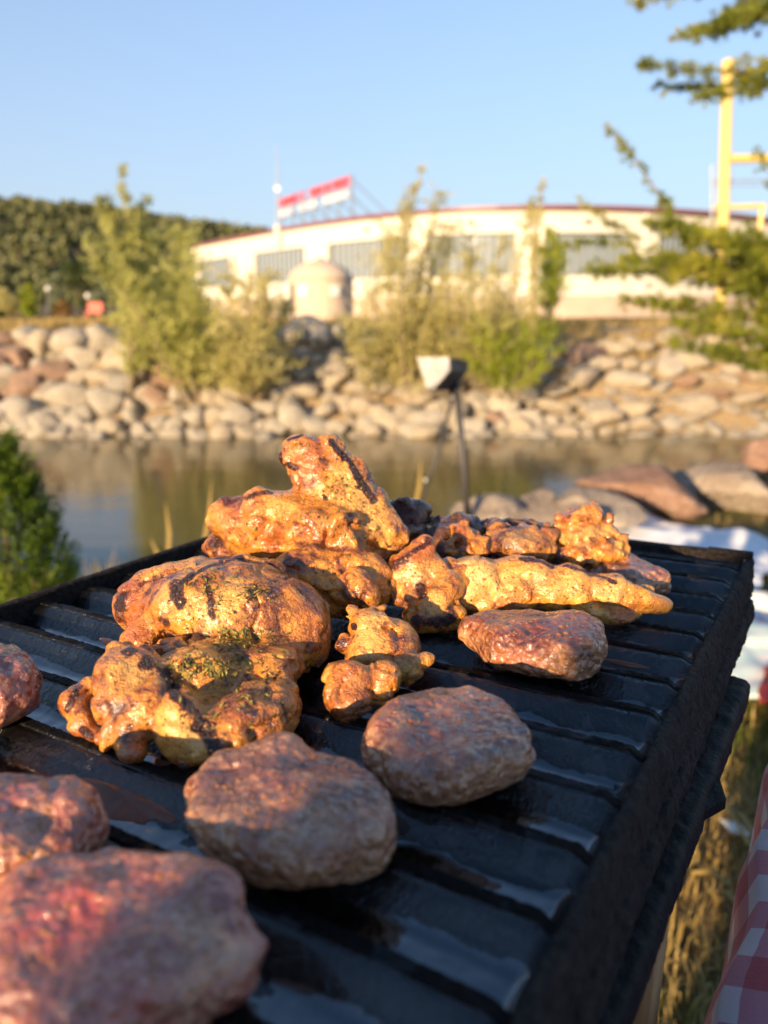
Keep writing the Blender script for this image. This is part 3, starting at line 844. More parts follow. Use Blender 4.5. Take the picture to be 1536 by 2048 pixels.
# street lamps with white globes
for px, py, lab in ((96, 577, 'left'), (176, 592, 'right')):
    top = at_y(px, py, 48); bs = at_y(px, 645, 48)
    e_ = empty('globe_lamp', bs); tag(e_, f'white globe park lamp among the distant trees, {lab} one of the two', 'street lamp', 'globe lamps on the plain')
    mb = MB(); mb.tube([bs, top], 0.05, 8); mb.build('lamp_post', M['frame_grey'], e_)
    bm = bmesh.new(); bmesh.ops.create_uvsphere(bm, u_segments=14, v_segments=8, radius=0.15)
    v_ = [np.array(q.co) + top for q in bm.verts]; f_ = [tuple(q.index for q in fc.verts) for fc in bm.faces]; bm.free()
    mesh_obj('lamp_globe', v_, f_, M['white_paint'], e_, True)
rb = at_y(190, 648, 30)
be = empty('red_bench', rb); tag(be, 'small red bench on the far grass left of the willow bush', 'bench')
M['red_paint'] = simple("red_paint", (0.55, 0.10, 0.06), 0.5)
mb = MB(); mb.box(rb + [0, 0, 0.42], (0.55, 0.4, 0.06)); mb.build('seat', M['red_paint'], be)
mb = MB(); mb.box(rb + [0, 0.2, 0.62], (0.55, 0.05, 0.34)); mb.build('backrest', M['red_paint'], be)
for sx in (-0.22, 0.22):
    mb = MB(); mb.box(rb + [sx, 0, 0.195], (0.05, 0.34, 0.388)); mb.build('leg', M['red_paint'], be)

# dry grass strip on top of the far bank and tufts among the rocks
M['dry_grass'] = leaf_mat("dry_grass_blades", (0.26, 0.17, 0.05), (0.38, 0.27, 0.09), (0.48, 0.36, 0.15), scale=2.0, trans=0.25)
M['green_grass'] = leaf_mat("green_grass_blades", (0.06, 0.085, 0.012), (0.15, 0.17, 0.025), (0.32, 0.30, 0.06), scale=2.2, trans=0.3)
def blades(pts, h, w, seed, lean=0.35):
    g_ = np.random.default_rng(seed); n_ = len(pts)
    a = g_.uniform(0, 6.283, n_); L = h*g_.uniform(0.5, 1.3, n_)
    d_ = np.stack([np.cos(a), np.sin(a), np.zeros(n_)], 1); s_ = np.stack([-np.sin(a), np.cos(a), np.zeros(n_)], 1)
    ln = g_.uniform(0, lean, n_)[:, None]; ww = (w*g_.uniform(0.6, 1.3, n_))[:, None]
    upv = np.array([[0, 0, 1.0]])
    p0 = pts; p1 = pts + upv*L[:, None]*0.55 + d_*ln*L[:, None]*0.35; p2 = pts + upv*L[:, None]*(1-ln*0.4) + d_*ln*L[:, None]
    v_ = np.stack([p0-s_*ww, p0+s_*ww, p1+s_*ww*0.7, p1-s_*ww*0.7, p2], 1).reshape(-1, 3)
    i = np.arange(n_)[:, None]*5
    q = np.concatenate([i+0, i+1, i+2, i+3], 1); t = np.concatenate([i+3, i+2, i+4, i+4], 1)
    return v_, [tuple(r) for r in q.tolist()] + [tuple(r[:3]) for r in t.tolist()]
g = np.random.default_rng(5)
n = 26000
x = g.uniform(-11, 11, n); y = g.uniform(15.0, 23, n); y = np.where((x/y > 0.2) & (g.random(n) < 0.5), g.uniform(13.6, 17, n), y)
keep = fbm(np.stack([x*0.8, y*0.8, x*0], -1), 9, 2) > -0.15
x, y = x[keep], y[keep]
v, f = blades(np.stack([x, y, ground_z(x, y)-0.02], 1), 0.20, 0.014, 3)
tag(mesh_obj('dry_bank_grass', v, f, M['dry_grass'], loc=(0, 16, 0)), 'dry golden grass along the top of the far bank', 'grass', kind='stuff')
n = 60000
x = np.concatenate([g.uniform(0.1, 2.4, 46000), g.uniform(-2.2, 4.2, 14000)]); y = np.concatenate([g.uniform(0.4, 3.2, 46000), g.uniform(0.5, 6.0, 14000)])
ok = (y < shore_y(x)-0.02)
x, y = x[ok], y[ok]
nz = fbm(np.stack([x*1.6, y*1.6, x*0], -1), 19, 2)
gr = nz + g.normal(0, .15, len(x)) > 0.02
dens = (y < 2.4) | (g.random(len(x)) < 0.25)
for sel, nm, mt, h, lb in ((gr & dens, 'green_lawn_grass', 'green_grass', 0.075, 'short green grass on the near ground'), (~gr & dens, 'dry_lawn_grass', 'dry_grass', 0.06, 'dry straw coloured grass on the near ground')):
    v, f = blades(np.stack([x[sel], y[sel], ground_z(x[sel], y[sel])-0.005], 1), h, 0.0022, 4, 0.9)
    tag(mesh_obj(nm, v, f, M[mt], loc=(1, 2, 0)), lb, 'grass', kind='stuff')
# grasses along the near water edge
n = 900
x = g.uniform(-1.6, 0.3, n); y = shore_y(x) - g.uniform(0.0, 0.35, n)
v, f = blades(np.stack([x, y, ground_z(x, y)-0.01], 1), 0.13, 0.003, 8, 0.9)
tag(mesh_obj('shore_grass', v, f, M['dry_grass'], loc=(-0.5, 2.6, 0)), 'fringe of thin golden grass at the near water edge', 'grass', kind='stuff')
for i, (bx, by, tx, ty, lab) in enumerate([(398, 1110, 424, 955, 'tallest dry grass stalk left of the tall chicken piece'), (335, 1115, 330, 1000, 'dry grass stalk standing left of the tallest stalk'), (318, 1125, 300, 1075, 'short bent grass stalk at the far left of the stalks'), (822, 1020, 842, 915, 'straight dry stalk beside the spotlight brace')]):
    p0 = at_y(bx, by+25, 2.55); p1 = at_y(tx, ty, 2.55); mdl = (p0+p1)/2 + np.array([0.01, 0, 0.01])
    wv = np.array([0.0075, 0, 0])
    v_ = [p0-wv, p0+wv, mdl+wv*0.9, mdl-wv*0.9, p1, p0-wv+[0, .003, 0], p0+wv+[0, .003, 0], mdl+wv*0.9+[0, .003, 0], mdl-wv*0.9+[0, .003, 0]]
    o = mesh_obj('grass_stalk', v_, [(0, 1, 2, 3), (3, 2, 4), (6, 5, 8, 7), (7, 8, 4), (0, 3, 8, 5), (2, 1, 6, 7)], M['dry_grass'])
    tag(o, lab, 'grass stalk', 'single dry stalks above the water')
# a few straw stalks on the ground by the table
for i, (a, b2) in enumerate([((1405, 1560), (1500, 1690)), ((1440, 1600), (1530, 1700)), ((1385, 1745), (1460, 1770)), ((1420, 1780), (1490, 1825))]):
    p0 = at_z(*a, 0.03); p1 = at_z(*b2, 0.05)
    mb = MB(); mb.tube([p0, (p0+p1)/2 + [0, 0, 0.015], p1], 0.004, 6)
    tag(mb.build('straw', M['dry_grass']), ['straw stalk beside the burnt wood, upper one of four', 'straw stalk beside the burnt wood, second of four', 'short straw stalk by the tablecloth, third of four', 'short straw stalk by the tablecloth, lowest of four'][i], 'straw', 'straw stalks on the ground')

BLOCKER_SHIFT = 0.0
BLOCKER_TOP = 1.08
# ------------------------------------------------------------------ thuja
M['thuja'] = leaf_mat("thuja_sprays", (0.045, 0.085, 0.008), (0.10, 0.16, 0.012), (0.20, 0.25, 0.022), scale=9.0, trans=0.25)
def thuja(base, H, W, label, seed, n_=9000, leaf=0.020):
    g_ = np.random.default_rng(seed); base = np.array(base, float)
    root = empty('thuja', base); tag(root, label, 'thuja')
    mb = MB(); mb.tube([base, base + [0, 0, H*0.9]], [0.02*H+0.006, 0.003], 7); mb.build('trunk', M['bark'], root)
    # sprays grouped into upright fans
    nf = n_//45; P = []; Dd = []
    for k in range(nf):
        z = g_.uniform(0.02, 1.0); rr = W*(1-z**2.0)**0.7*(0.45 + 0.5*g_.random()**0.6) ; a = g_.uniform(0, 6.283)
        if z > 0.9: rr *= 0.8
        c = base + [rr*math.cos(a), rr*math.sin(a), z*H*0.93]
        out = np.array([math.cos(a)*0.5, math.sin(a)*0.5, 1.1]); out /= np.linalg.norm(out)
        tan = np.array([-math.sin(a), math.cos(a), 0]); ph = g_.uniform(-1, 1); fan = tan*math.cos(ph) + np.array([math.cos(a), math.sin(a), 0])*math.sin(ph)
        L = H*0.11*g_.uniform(0.7, 1.3)
        t = g_.uniform(0, 1, 45); s_ = g_.uniform(-1, 1, 45)*(0.15+0.5*t*(1.25-t)*1.6)
        P.append(c + out*(L*t)[:, None] + fan*(L*0.42*s_)[:, None] + g_.normal(0, 0.002, (45, 3)))
        dd = out[None] + fan[None]*(s_*1.4)[:, None]; Dd.append(dd/np.linalg.norm(dd, axis=1)[:, None])
    v_, f_ = quads(np.concatenate(P), leaf, g_, 0.0, 0.32, np.concatenate(Dd))
    mesh_obj('foliage', v_, f_, M['thuja'], root)
    return root
tb = at_y(28, 1200, 1.75); tt = at_y(20, 888, 1.75)
thuja((tb[0], 1.75, 0.0), tt[2]+0.015, 0.165, 'small conical green thuja at the left edge beside the grill', 3, 60000, 0.011)

# leafy block and two thujas added out of view to shade grill and cloth
LDIR = np.array([math.sin(R(SUN_AZ)), math.cos(R(SUN_AZ))]); PERP = np.array([LDIR[1], -LDIR[0]])
HB = np.array([-1.03, -0.54]) + PERP*BLOCKER_SHIFT
HB = PERP*-0.138 + LDIR*-1.15
g_h = np.random.default_rng(91)
shade_blocker = empty('shade_blocker', (*(HB+PERP*0.8), 0)); tag(shade_blocker, 'added leafy block, unseen behind the camera, shading the near end of the grill', 'shade_blocker')
n_h = 34000
a_ = g_h.uniform(0.0, 1.8, n_h)**1.0; b_h = g_h.uniform(-0.2, 0.2, n_h); z_ = g_h.uniform(0.1, 1.0, n_h)
a_ = a_ + 0.02*np.sin(z_*17)*(a_ < 0.2)
top_ = 1.135 + 0.025*np.sin(a_*9.0) + 0.02*np.sin(a_*23.0) - 0.10*sstep(0.10, 0.0, a_)
P_h = np.stack([HB[0]+PERP[0]*a_+LDIR[0]*b_h, HB[1]+PERP[1]*a_+LDIR[1]*b_h, z_*top_], 1)
v_, f_ = quads(P_h, 0.040, g_h, 0.2, 0.6); mesh_obj('foliage', v_, f_, M['dark_leaf'], shade_blocker)
for t_ in np.linspace(0.15, 1.65, 6):
    mb = MB(); q_ = HB+PERP*t_; mb.tube([(q_[0], q_[1], -0.02), (q_[0]+.03, q_[1], 0.4), (q_[0], q_[1]+.03, 1.0)], [0.02, 0.015, 0.006], 6)
    mb.build('stem', M['bark'], shade_blocker)
for pc_, tt_, hh_, sd_ in ((-0.52, -1.15, 0.90, 21), (-0.92, -1.35, 0.86, 22)):
    q_ = PERP*pc_ + LDIR*(tt_+0.55)
    thuja((q_[0], q_[1], 0.0), hh_, 0.24, 'thuja added out of view left of the grill to shade the cloth, ' + ('nearer' if sd_ == 21 else 'farther') + ' of two', sd_, 9000, 0.035)

# ------------------------------------------------------------------ conifer at the right
M['conifer'] = leaf_mat("cedar_needles", (0.08, 0.11, 0.015), (0.24, 0.27, 0.03), (0.46, 0.42, 0.05), scale=4.0, trans=0.35)
def conifer():
    D = 5.0; g_ = np.random.default_rng(77)
    root = empty('conifer', (at_y(1700, 900, D)[0], D, float(ground_z(np.array([3.0]), np.array([D]))[0])))
    tag(root, 'yellowish green conifer reaching into the picture from the right edge', 'tree')
    tx = at_y(1700, 900, D)[0]
    zb = root.location.z
    mb = MB(); mb.tube([(tx, D, zb), (tx+0.02, D, 1.5), (tx, D, 3.6)], [0.09, 0.06, 0.02], 10); mb.build('trunk', M['bark'], root)
    T = []   # (position, direction, size)
    def branch(px0, py0, px1, py1, sag, side, dns, dy=0.0, r=0.012, tip_bare=0.0):
        p0 = at_y(px0, py0, D); p1 = at_y(px1, py1, D + dy)
        L = np.linalg.norm(p1-p0)
        def cur(t): return p0*(1-t)+p1*t + np.array([0, 0, -sag*math.sin(math.pi*t)*L])
        mbr.tube([cur(t) for t in np.linspace(0, 1, 8)], list(np.linspace(r, 0.002, 8)), 5)
        ax = (p1-p0)/L
        for k in range(int(L*dns*1.35)):
            t = g_.uniform(0, 1); o = cur(t); w_ = side*1.35*(1.05-t)**0.6*L
            # side twig carrying tufts
            s_ = g_.choice([-1, 1]); dr = ax*0.8 + np.array([0, s_*0.9, g_.uniform(-0.55, 0.55)]); dr /= np.linalg.norm(dr)
            tl = w_*g_.uniform(0.4, 1.0)
            e = o + dr*tl
            mbr.tube([o, e], [0.003, 0.0015], 3, cap=False)
            for q in range(max(2, int(tl/0.035))):
                u = g_.uniform(0.1, 1.0); T.append((o + dr*tl*u + g_.normal(0, .018, 3), ax*0.4 + g_.normal(0, 0.8, 3), 1.0))
        nb = int(L/0.035)
        for k in range(nb):
            t = (k + g_.random())/nb
            if g_.random() < tip_bare*t: continue
            T.append((cur(t) + g_.normal(0, .004, 3), ax + g_.normal(0, 0.6, 3), 0.9))
    mbr = MB()
    # leaders and branches in the photo
    branch(1420, 560, 1212, 250, -0.04, 0.10, 26, 0.05, tip_bare=0.45)
    branch(1290, 480, 1150, 392, 0.05, 0.05, 14, -0.05, 0.005, 0.3)
    branch(1700, 560, 1300, 440, -0.02, 0.26, 55, -0.2)
    branch(1700, 600, 1240, 520, -0.05, 0.24, 60, 0.15)
    branch(1700, 640, 1180, 540, -0.06, 0.20, 46, -0.1)
    branch(1450, 560, 1080, 500, -0.10, 0.10, 30, 0.1, 0.006)
    branch(1700, 660, 1250, 600, 0.00, 0.22, 55, 0.2)
    branch(1700, 560, 1400, 470, 0.03, 0.30, 80, -0.3)
    branch(1700, 620, 1420, 560, 0.00, 0.30, 80, 0.3)
    branch(1700, 700, 1360, 640, 0.02, 0.26, 70, 0.0)
    branch(1700, 740, 1340, 680, 0.04, 0.22, 60, 0.2)
    branch(1700, 760, 1430, 700, 0.02, 0.22, 60, -0.2)
    branch(1400, 520, 1315, 395, 0.0, 0.12, 26, 0.0, 0.005, 0.3)
    branch(1560, 420, 1520, 300, 0.0, 0.15, 20, 0.0, 0.005, 0.3)
    # top branches
    branch(1720, 120, 1308, 168, 0.05, 0.13, 40, 0.1, tip_bare=0.35)
    branch(1720, 90, 1278, 128, 0.06, 0.13, 44, -0.1, tip_bare=0.35)
    branch(1720, 130, 1400, 195, 0.02, 0.20, 50, 0.0)
    branch(1700, -40, 1335, 80, 0.03, 0.16, 50, 0.1, tip_bare=0.4)
    branch(1700, -60, 1400, 60, 0.02, 0.26, 70, -0.2)
    branch(1700, -120, 1270, 5, 0.02, 0.16, 40, 0.1, tip_bare=0.4)
    branch(1700, -90, 1450, 20, 0.02, 0.30, 70, 0.2)
    mbr.build('branches', M['bark'], root)
    P = np.array([t[0] for t in T]); Dv = np.array([t[1] for t in T]); Dv /= np.linalg.norm(Dv, axis=1)[:, None]
    nn = 22; n_ = len(P)
    P2 = np.repeat(P, nn, 0); d2 = np.repeat(Dv, nn, 0) + g_.normal(0, 0.75, (n_*nn, 3)); d2 /= np.linalg.norm(d2, axis=1)[:, None]
    L = 0.042*g_.uniform(0.6, 1.3, n_*nn)
    b_ = np.cross(d2, g_.normal(size=(n_*nn, 3))); b_ /= np.linalg.norm(b_, axis=1)[:, None]
    v_ = np.stack([P2 - b_*0.0028, P2 + b_*0.0028, P2 + d2*L[:, None]], 1).reshape(-1, 3)
    mesh_obj('needles', v_, np.arange(len(v_)).reshape(-1, 3), M['conifer'], root)
    print('conifer tufts', n_)
conifer()

# ------------------------------------------------------------------ solar spotlight on a stake
M['black_metal'] = simple("dark_metal", (0.045, 0.04, 0.04), 0.5, var=0.2, scale=30)
M['dusty_glass'] = simple("dusty_lamp_glass", (0.42, 0.40, 0.37), 0.35, var=0.35, scale=22)
SD = 3.0
spb = at_d(936, 1035, SD)
spt = empty('spotlight', spb); tag(spt, 'dark garden spotlight with a dusty angled head on a thin leaning pole by the water', 'spotlight')
mb = MB(); mb.tube([at_d(936, 1040, SD), at_d(925, 900, SD), at_d(910, 742, SD)], [0.015, 0.014, 0.012], 10); mb.build('pole', M['black_metal'], spt, True)
mb = MB(); mb.tube([at_d(832, 1035, SD+.1), at_d(872, 920, SD+.05), at_d(907, 790, SD+.02)], 0.0075, 8); mb.build('brace', M['black_metal'], spt, True)
mb = MB(); mb.tube([at_d(906, 800, SD+.03), at_d(914, 745, SD+.01)], 0.018, 8); mb.build('clamp', M['black_metal'], spt)
f0 = [at_d(834, 714, SD-.02), at_d(902, 715, SD-.13), at_d(903, 741, SD-.15), at_d(868, 781, SD-.12), at_d(855, 779, SD-.04)]
bk = [at_d(880, 716, SD+.12), at_d(938, 722, SD+.05), at_d(934, 745, SD+.03), at_d(905, 782, SD+.03), at_d(890, 780, SD+.10)]
nn = 5
mesh_obj('lamp_housing', f0+bk, [tuple(range(9, 4, -1))] + [(i, i+5, (i+1) % 5+5, (i+1) % 5) for i in range(5)] + [(0, 1, 2, 3, 4)], M['black_metal'], spt)
cf = sum(f0)/5; nrm_ = np.cross(f0[1]-f0[0], f0[3]-f0[0]); nrm_ /= np.linalg.norm(nrm_)
if nrm_ @ (CPOS-cf) < 0: nrm_ = -nrm_
gl = [cf + (p-cf)*0.94 + nrm_*0.004 for p in f0]; gl2 = [p + nrm_*0.004 for p in gl]
mesh_obj('lamp_glass', gl + gl2, [(5, 6, 7, 8, 9)] + [(i, (i+1) % 5, (i+1) % 5+5, i+5) for i in range(5)], M['dusty_glass'], spt)
bm = bmesh.new(); bmesh.ops.create_uvsphere(bm, u_segments=10, v_segments=6, radius=0.006)
pc = at_d(851, 960, SD+.03); v_ = [np.array(q.co)+pc for q in bm.verts]; f_ = [tuple(q.index for q in fc.verts) for fc in bm.faces]; bm.free()
mesh_obj('shiny_bolt', v_, f_, M['white_paint'], spt, True)

# ------------------------------------------------------------------ cloths on the ground, table with gingham cloth
def cloth_sheet(name, outline_px, z, mat, label, cat, seed, amp=0.03, n=44):
    """bilinear patch between four ground pixels, rumpled"""
    c = [at_z(px, py, z) for px, py in outline_px]
    s, t = np.meshgrid(np.linspace(0, 1, n), np.linspace(0, 1, n))
    P = (c[0][None, None]*((1-s)*(1-t))[..., None] + c[1]*(s*(1-t))[..., None] + c[2]*(s*t)[..., None] + c[3]*((1-s)*t)[..., None])
    nz_ = fbm(P*np.array([5, 5, 1]), seed, 3)
    P[..., 2] = z + 0.012 + amp*(nz_+0.35).clip(-0.2, 1) + 0.01
    P[..., 0] += 0.03*fbm(P*7, seed+5, 2); P[..., 1] += 0.03*fbm(P*7, seed+9, 2)
    V = P.reshape(-1, 3)
    ii, jj = np.meshgrid(np.arange(n-1), np.arange(n-1)); q = (jj*n+ii).ravel()
    f_ = np.stack([q, q+1, q+n+1, q+n], 1)
    o = mesh_obj(name, V, f_, mat, smooth=True)
    md = o.modifiers.new('thickness', 'SOLIDIFY'); md.thickness = 0.004
    return tag(o, label, cat)
M['white_cloth'] = simple("white_cotton", (0.72, 0.72, 0.74), 0.9, var=0.06, scale=6, bmp=0.2)
cloth_sheet('white_cloth', [(1175, 1200), (1525, 1190), (1545, 1085), (1215, 1035)], 0.03, M['white_cloth'], 'plain white cloth spread on the ground behind the grill', 'cloth', 3, 0.05)
m, nt, nd, lk, b = new_mat("printed_cotton")
n_ = noise_node(nd, lk, 7, 3, 0.5); r_ = ramp(nd, [(0.40, (0.72, 0.68, 0.64)), (0.50, (0.50, 0.66, 0.62)), (0.56, (0.72, 0.70, 0.66)), (0.64, (0.62, 0.12, 0.14)), (0.68, (0.30, 0.45, 0.62))])
lk.new(n_.outputs[0], r_.inputs[0]); lk.new(r_.outputs[0], b.inputs['Base Color']); b.inputs['Roughness'].default_value = 0.9
M['printed'] = m
cloth_sheet('printed_cloth', [(1380, 1400), (1640, 1430), (1640, 1225), (1400, 1205)], 0.03, M['printed'], 'pale cloth with red and blue print on the ground right of the grill', 'cloth', 6, 0.05)
M['red_fabric'] = simple("red_fabric", (0.48, 0.04, 0.03), 0.85)
cloth_sheet('red_cloth', [(1518, 1440), (1640, 1450), (1640, 1345), (1524, 1350)], 0.06, M['red_fabric'], 'small red cloth at the right edge beside the printed cloth', 'cloth', 8, 0.03, 16)
# scrap of paper on the grass
pp = [at_z(1440, 1640, 0.02), at_z(1480, 1650, 0.02), at_z(1500, 1672, 0.03), at_z(1462, 1665, 0.02)]
tag(mesh_obj('paper_scrap', pp + [q + [0, 0, 0.003] for q in pp], [(0, 3, 2, 1), (4, 5, 6, 7), (0, 1, 5, 4), (1, 2, 6, 5), (2, 3, 7, 6), (3, 0, 4, 7)], M['white_paint']), 'white scrap of paper lying on the grass', 'paper')

def gingham():
    m, nt, nd, lk, b = new_mat("red_gingham")
    tc = nd.new("ShaderNodeTexCoord"); sp_ = nd.new("ShaderNodeSeparateXYZ"); lk.new(tc.outputs['UV'], sp_.inputs[0])
    def band(s):
        fr = math_n(nd, lk, 'FRACT', s); return math_n(nd, lk, 'LESS_THAN', fr, 0.5)
    bx = band(sp_.outputs[0]); by = band(sp_.outputs[1])
    s = math_n(nd, lk, 'MULTIPLY', math_n(nd, lk, 'ADD', bx, by), 0.5)
    r_ = ramp(nd, [(0.0, (0.74, 0.69, 0.72)), (0.5, (0.62, 0.20, 0.25)), (1.0, (0.52, 0.03, 0.035))], 'LINEAR')
    lk.new(s, r_.inputs[0])
    n_ = noise_node(nd, lk, 500, 2, 0.6, stretch=(1, 1, 1)); n2 = noise_node(nd, lk, 25, 4, 0.6)
    col = mixc(nd, lk, math_n(nd, lk, 'MULTIPLY', n2.outputs[0], 0.35), r_.outputs[0], (0.35, 0.28, 0.32))
    lk.new(col, b.inputs['Base Color']); b.inputs['Roughness'].default_value = 0.9
    b.inputs['Sheen Weight'].default_value = 0.2
    lk.new(bump(nd, lk, n_.outputs[0], 0.4, 0.0006), b.inputs['Normal'])
    return m
M['gingham'] = gingham()
TZ = 0.70
e0 = at_z(1536, 1590, TZ); e1 = at_z(1425, 2048, TZ)
ed = (e1-e0); ed /= np.linalg.norm(ed); out = np.array([-ed[1], ed[0], 0.0])
if out[0] < 0: out = -out                                            # into the table, to the right
tc0 = e0 - ed*0.35
tab = empty('picnic_table', tc0 + out*0.35 + ed*0.5 - [0, 0, TZ]); tag(tab, 'picnic table under the red checked cloth at the right', 'table')
TM = np.stack([ed, out, [0, 0, 1]], 1)
M['wood'] = simple("weathered_wood", (0.30, 0.17, 0.075), 0.75, var=0.3, scale=12, bmp=0.3, bdist=0.004)
mb = MB(); mb.box(tc0 + ed*0.55 + out*0.40 + [0, 0, -0.022], (1.08, 0.74, 0.03), TM, 0.005); mb.build('tabletop', M['wood'], tab)
for sx in (0.08, 1.02):
    for sy in (0.12, 0.7):
        zt = TZ-0.037
        mb = MB(); mb.box([*(tc0 + ed*sx + out*sy)[:2], zt/2], (0.05, 0.05, zt), TM, 0.004); mb.build('leg', M['wood'], tab)
# cloth: top, rounded edge, hanging hem
ns, ntt = 110, 40
prof_ = []   # (distance outwards, dz, arc)
for t in np.linspace(0, 1, ntt):
    arc = t*1.05
    if arc < 0.76: prof_.append((0.78-arc-0.0, 0.0, arc))
    elif arc < 0.80:
        q = (arc-0.76)/0.04*math.pi/2; prof_.append((0.02 - 0.022*math.sin(q), -0.022*(1-math.cos(q)), arc))
    else: prof_.append((-0.002, -0.022-(arc-0.80), arc))
V = []; UV = []
for i in range(ns):
    s = i/(ns-1)*1.14 - 0.02
    for (o_, dz, arc) in prof_:
        wob = 0.006*math.sin(s*38+1.0)*max(0, arc-0.78)*8 + 0.003*math.sin(s*61)
        p = tc0 + ed*s + out*(o_ + wob*(arc > 0.76)) + np.array([0, 0, dz+0.002 + 0.0012*math.sin(s*23+arc*31)])
        V.append(p); UV.append((s/0.036, arc/0.036))
ii, jj = np.meshgrid(np.arange(ntt-1), np.arange(ns-1)); q = (jj*ntt+ii).ravel()
FF = np.stack([q, q+1, q+ntt+1, q+ntt], 1)
tcl = mesh_obj('tablecloth', V, FF, M['gingham'], smooth=True)
uvl = tcl.data.uv_layers.new(name='UVMap'); UV = np.array(UV); uvl.data.foreach_set('uv', UV[FF.ravel()].ravel())
md = tcl.modifiers.new('thickness', 'SOLIDIFY'); md.thickness = 0.0012; md.offset = 1
tag(tcl, 'red and white checked tablecloth hanging over the table edge', 'tablecloth')

# ------------------------------------------------------------------ grill: ribbed plate on a black box
def plate_mat():
    m, nt, nd, lk, b = new_mat("oiled_cast_iron")
    at = nd.new("ShaderNodeAttribute"); at.attribute_name = 'soot'
    sep = nd.new("ShaderNodeSeparateColor"); lk.new(at.outputs['Color'], sep.inputs[0])
    n1 = noise_node(nd, lk, 45, 5, 0.6); n2 = noise_node(nd, lk, 420, 4, 0.65); n3 = noise_node(nd, lk, 150, 4, 0.6)
    # r = soot / rough crest, g = dry slope
    c = ramp(nd, [(0.3, (0.002, 0.002, 0.002)), (0.7, (0.006, 0.005, 0.005))]); lk.new(n3.outputs[0], c.inputs[0])
    rust = ramp(nd, [(0.50, (0, 0, 0)), (0.72, (1, 1, 1))]); lk.new(n1.outputs[0], rust.inputs[0])
    col = mixc(nd, lk, math_n(nd, lk, 'MULTIPLY', rust.outputs[0], math_n(nd, lk, 'MULTIPLY', sep.outputs[0], 0.5)), c.outputs[0], (0.022, 0.012, 0.006))
    lk.new(col, b.inputs['Base Color'])
    # roughness: oily valley smooth, slope pitted, soot dull
    pit = ramp(nd, [(0.46, (0, 0, 0)), (0.60, (1, 1, 1))]); lk.new(n3.outputs[0], pit.inputs[0])
    r1 = math_n(nd, lk, 'MULTIPLY_ADD', sep.outputs[1], 0.17, 0.06)
    r2 = math_n(nd, lk, 'MULTIPLY_ADD', sep.outputs[0], 0.45, r1)
    lk.new(r2, b.inputs['Roughness'])
    lk.new(math_n(nd, lk, 'MULTIPLY_ADD', sep.outputs[0], -0.42, 0.5, clamp=True), b.inputs['Specular IOR Level'])
    b.inputs['Coat Roughness'].default_value = 0.05
    b.inputs['Coat IOR'].default_value = 1.95
    vm = math_n(nd, lk, 'ADD', sep.outputs[2], math_n(nd, lk, 'MULTIPLY_ADD', n3.outputs[0], 1.0, -0.5)); vr = ramp(nd, [(0.42, (0, 0, 0)), (0.56, (1, 1, 1))]); lk.new(vm, vr.inputs[0]); lk.new(math_n(nd, lk, 'MAXIMUM', vr.outputs[0], math_n(nd, lk, 'MULTIPLY', sep.outputs[1], 0.30)), b.inputs['Coat Weight'])
    cn = noise_node(nd, lk, 160, 3, 0.5); lk.new(bump(nd, lk, cn.outputs[0], 0.10, 0.0006), b.inputs['Coat Normal'])
    b.inputs['IOR'].default_value = 1.5
    hs = math_n(nd, lk, 'ADD', math_n(nd, lk, 'MULTIPLY', sep.outputs[1], 0.8), math_n(nd, lk, 'MULTIPLY', sep.outputs[0], 1.3))
    hs = math_n(nd, lk, 'ADD', hs, 0.015)
    h = math_n(nd, lk, 'MULTIPLY', math_n(nd, lk, 'ADD', n2.outputs[0], math_n(nd, lk, 'MULTIPLY', pit.outputs[0], 0.35)), hs)
    bb = bump(nd, lk, h, 0.9, 0.0016)
    n4 = noise_node(nd, lk, 30, 3, 0.5)
    lk.new(bump(nd, lk, n4.outputs[0], 0.12, 0.001, bb), b.inputs['Normal'])
    return m
M['plate'] = plate_mat()
M['burnt_iron'] = simple("burnt_rough_iron", (0.022, 0.016, 0.013), 0.8, var=0.8, scale=260, bmp=1.0, bdist=0.004, spec=0.2)

def prof(s):
    """height over one ridge period; s=0 rear edge of the crest, growing towards the viewer"""
    s = np.mod(s, 1.0)
    crest = -0.015 - 0.10*np.clip(s/0.13, 0, 1)
    slope = -0.05 - 0.235*sstep(0.0, 1.0, np.clip((s-0.13)/0.42, 0, 1))**0.9
    valley = -0.285 - 0.030*np.clip((s-0.55)/0.4, 0, 1)
    h = np.where(s < 0.11, -0.01-0.15*s, np.where(s < 0.14, -0.05, np.where(s < 0.55, slope, valley)))
    rise = sstep(0.955, 0.995, s)
    return h*(1-rise) + (-0.01)*rise
V0, V1 = 0.70, -17.0
ss = []
k = V0
samples_s = np.array([0, .02, .05, .09, .11, .125, .14, .17, .21, .26, .31, .36, .41, .46, .51, .56, .60, .64, .70, .76, .83, .90, .945, .96, .972, .984, .994])
vv = sorted({round(-(kk + s), 5) for kk in range(-1, 17) for s in samples_s if V1 <= -(kk+s) <= V0}, reverse=True)
vv = np.array(vv)
uu = np.linspace(UL-0.05, 0.03, 330)
U, Vv = np.meshgrid(uu, vv)
W = prof(-Vv)
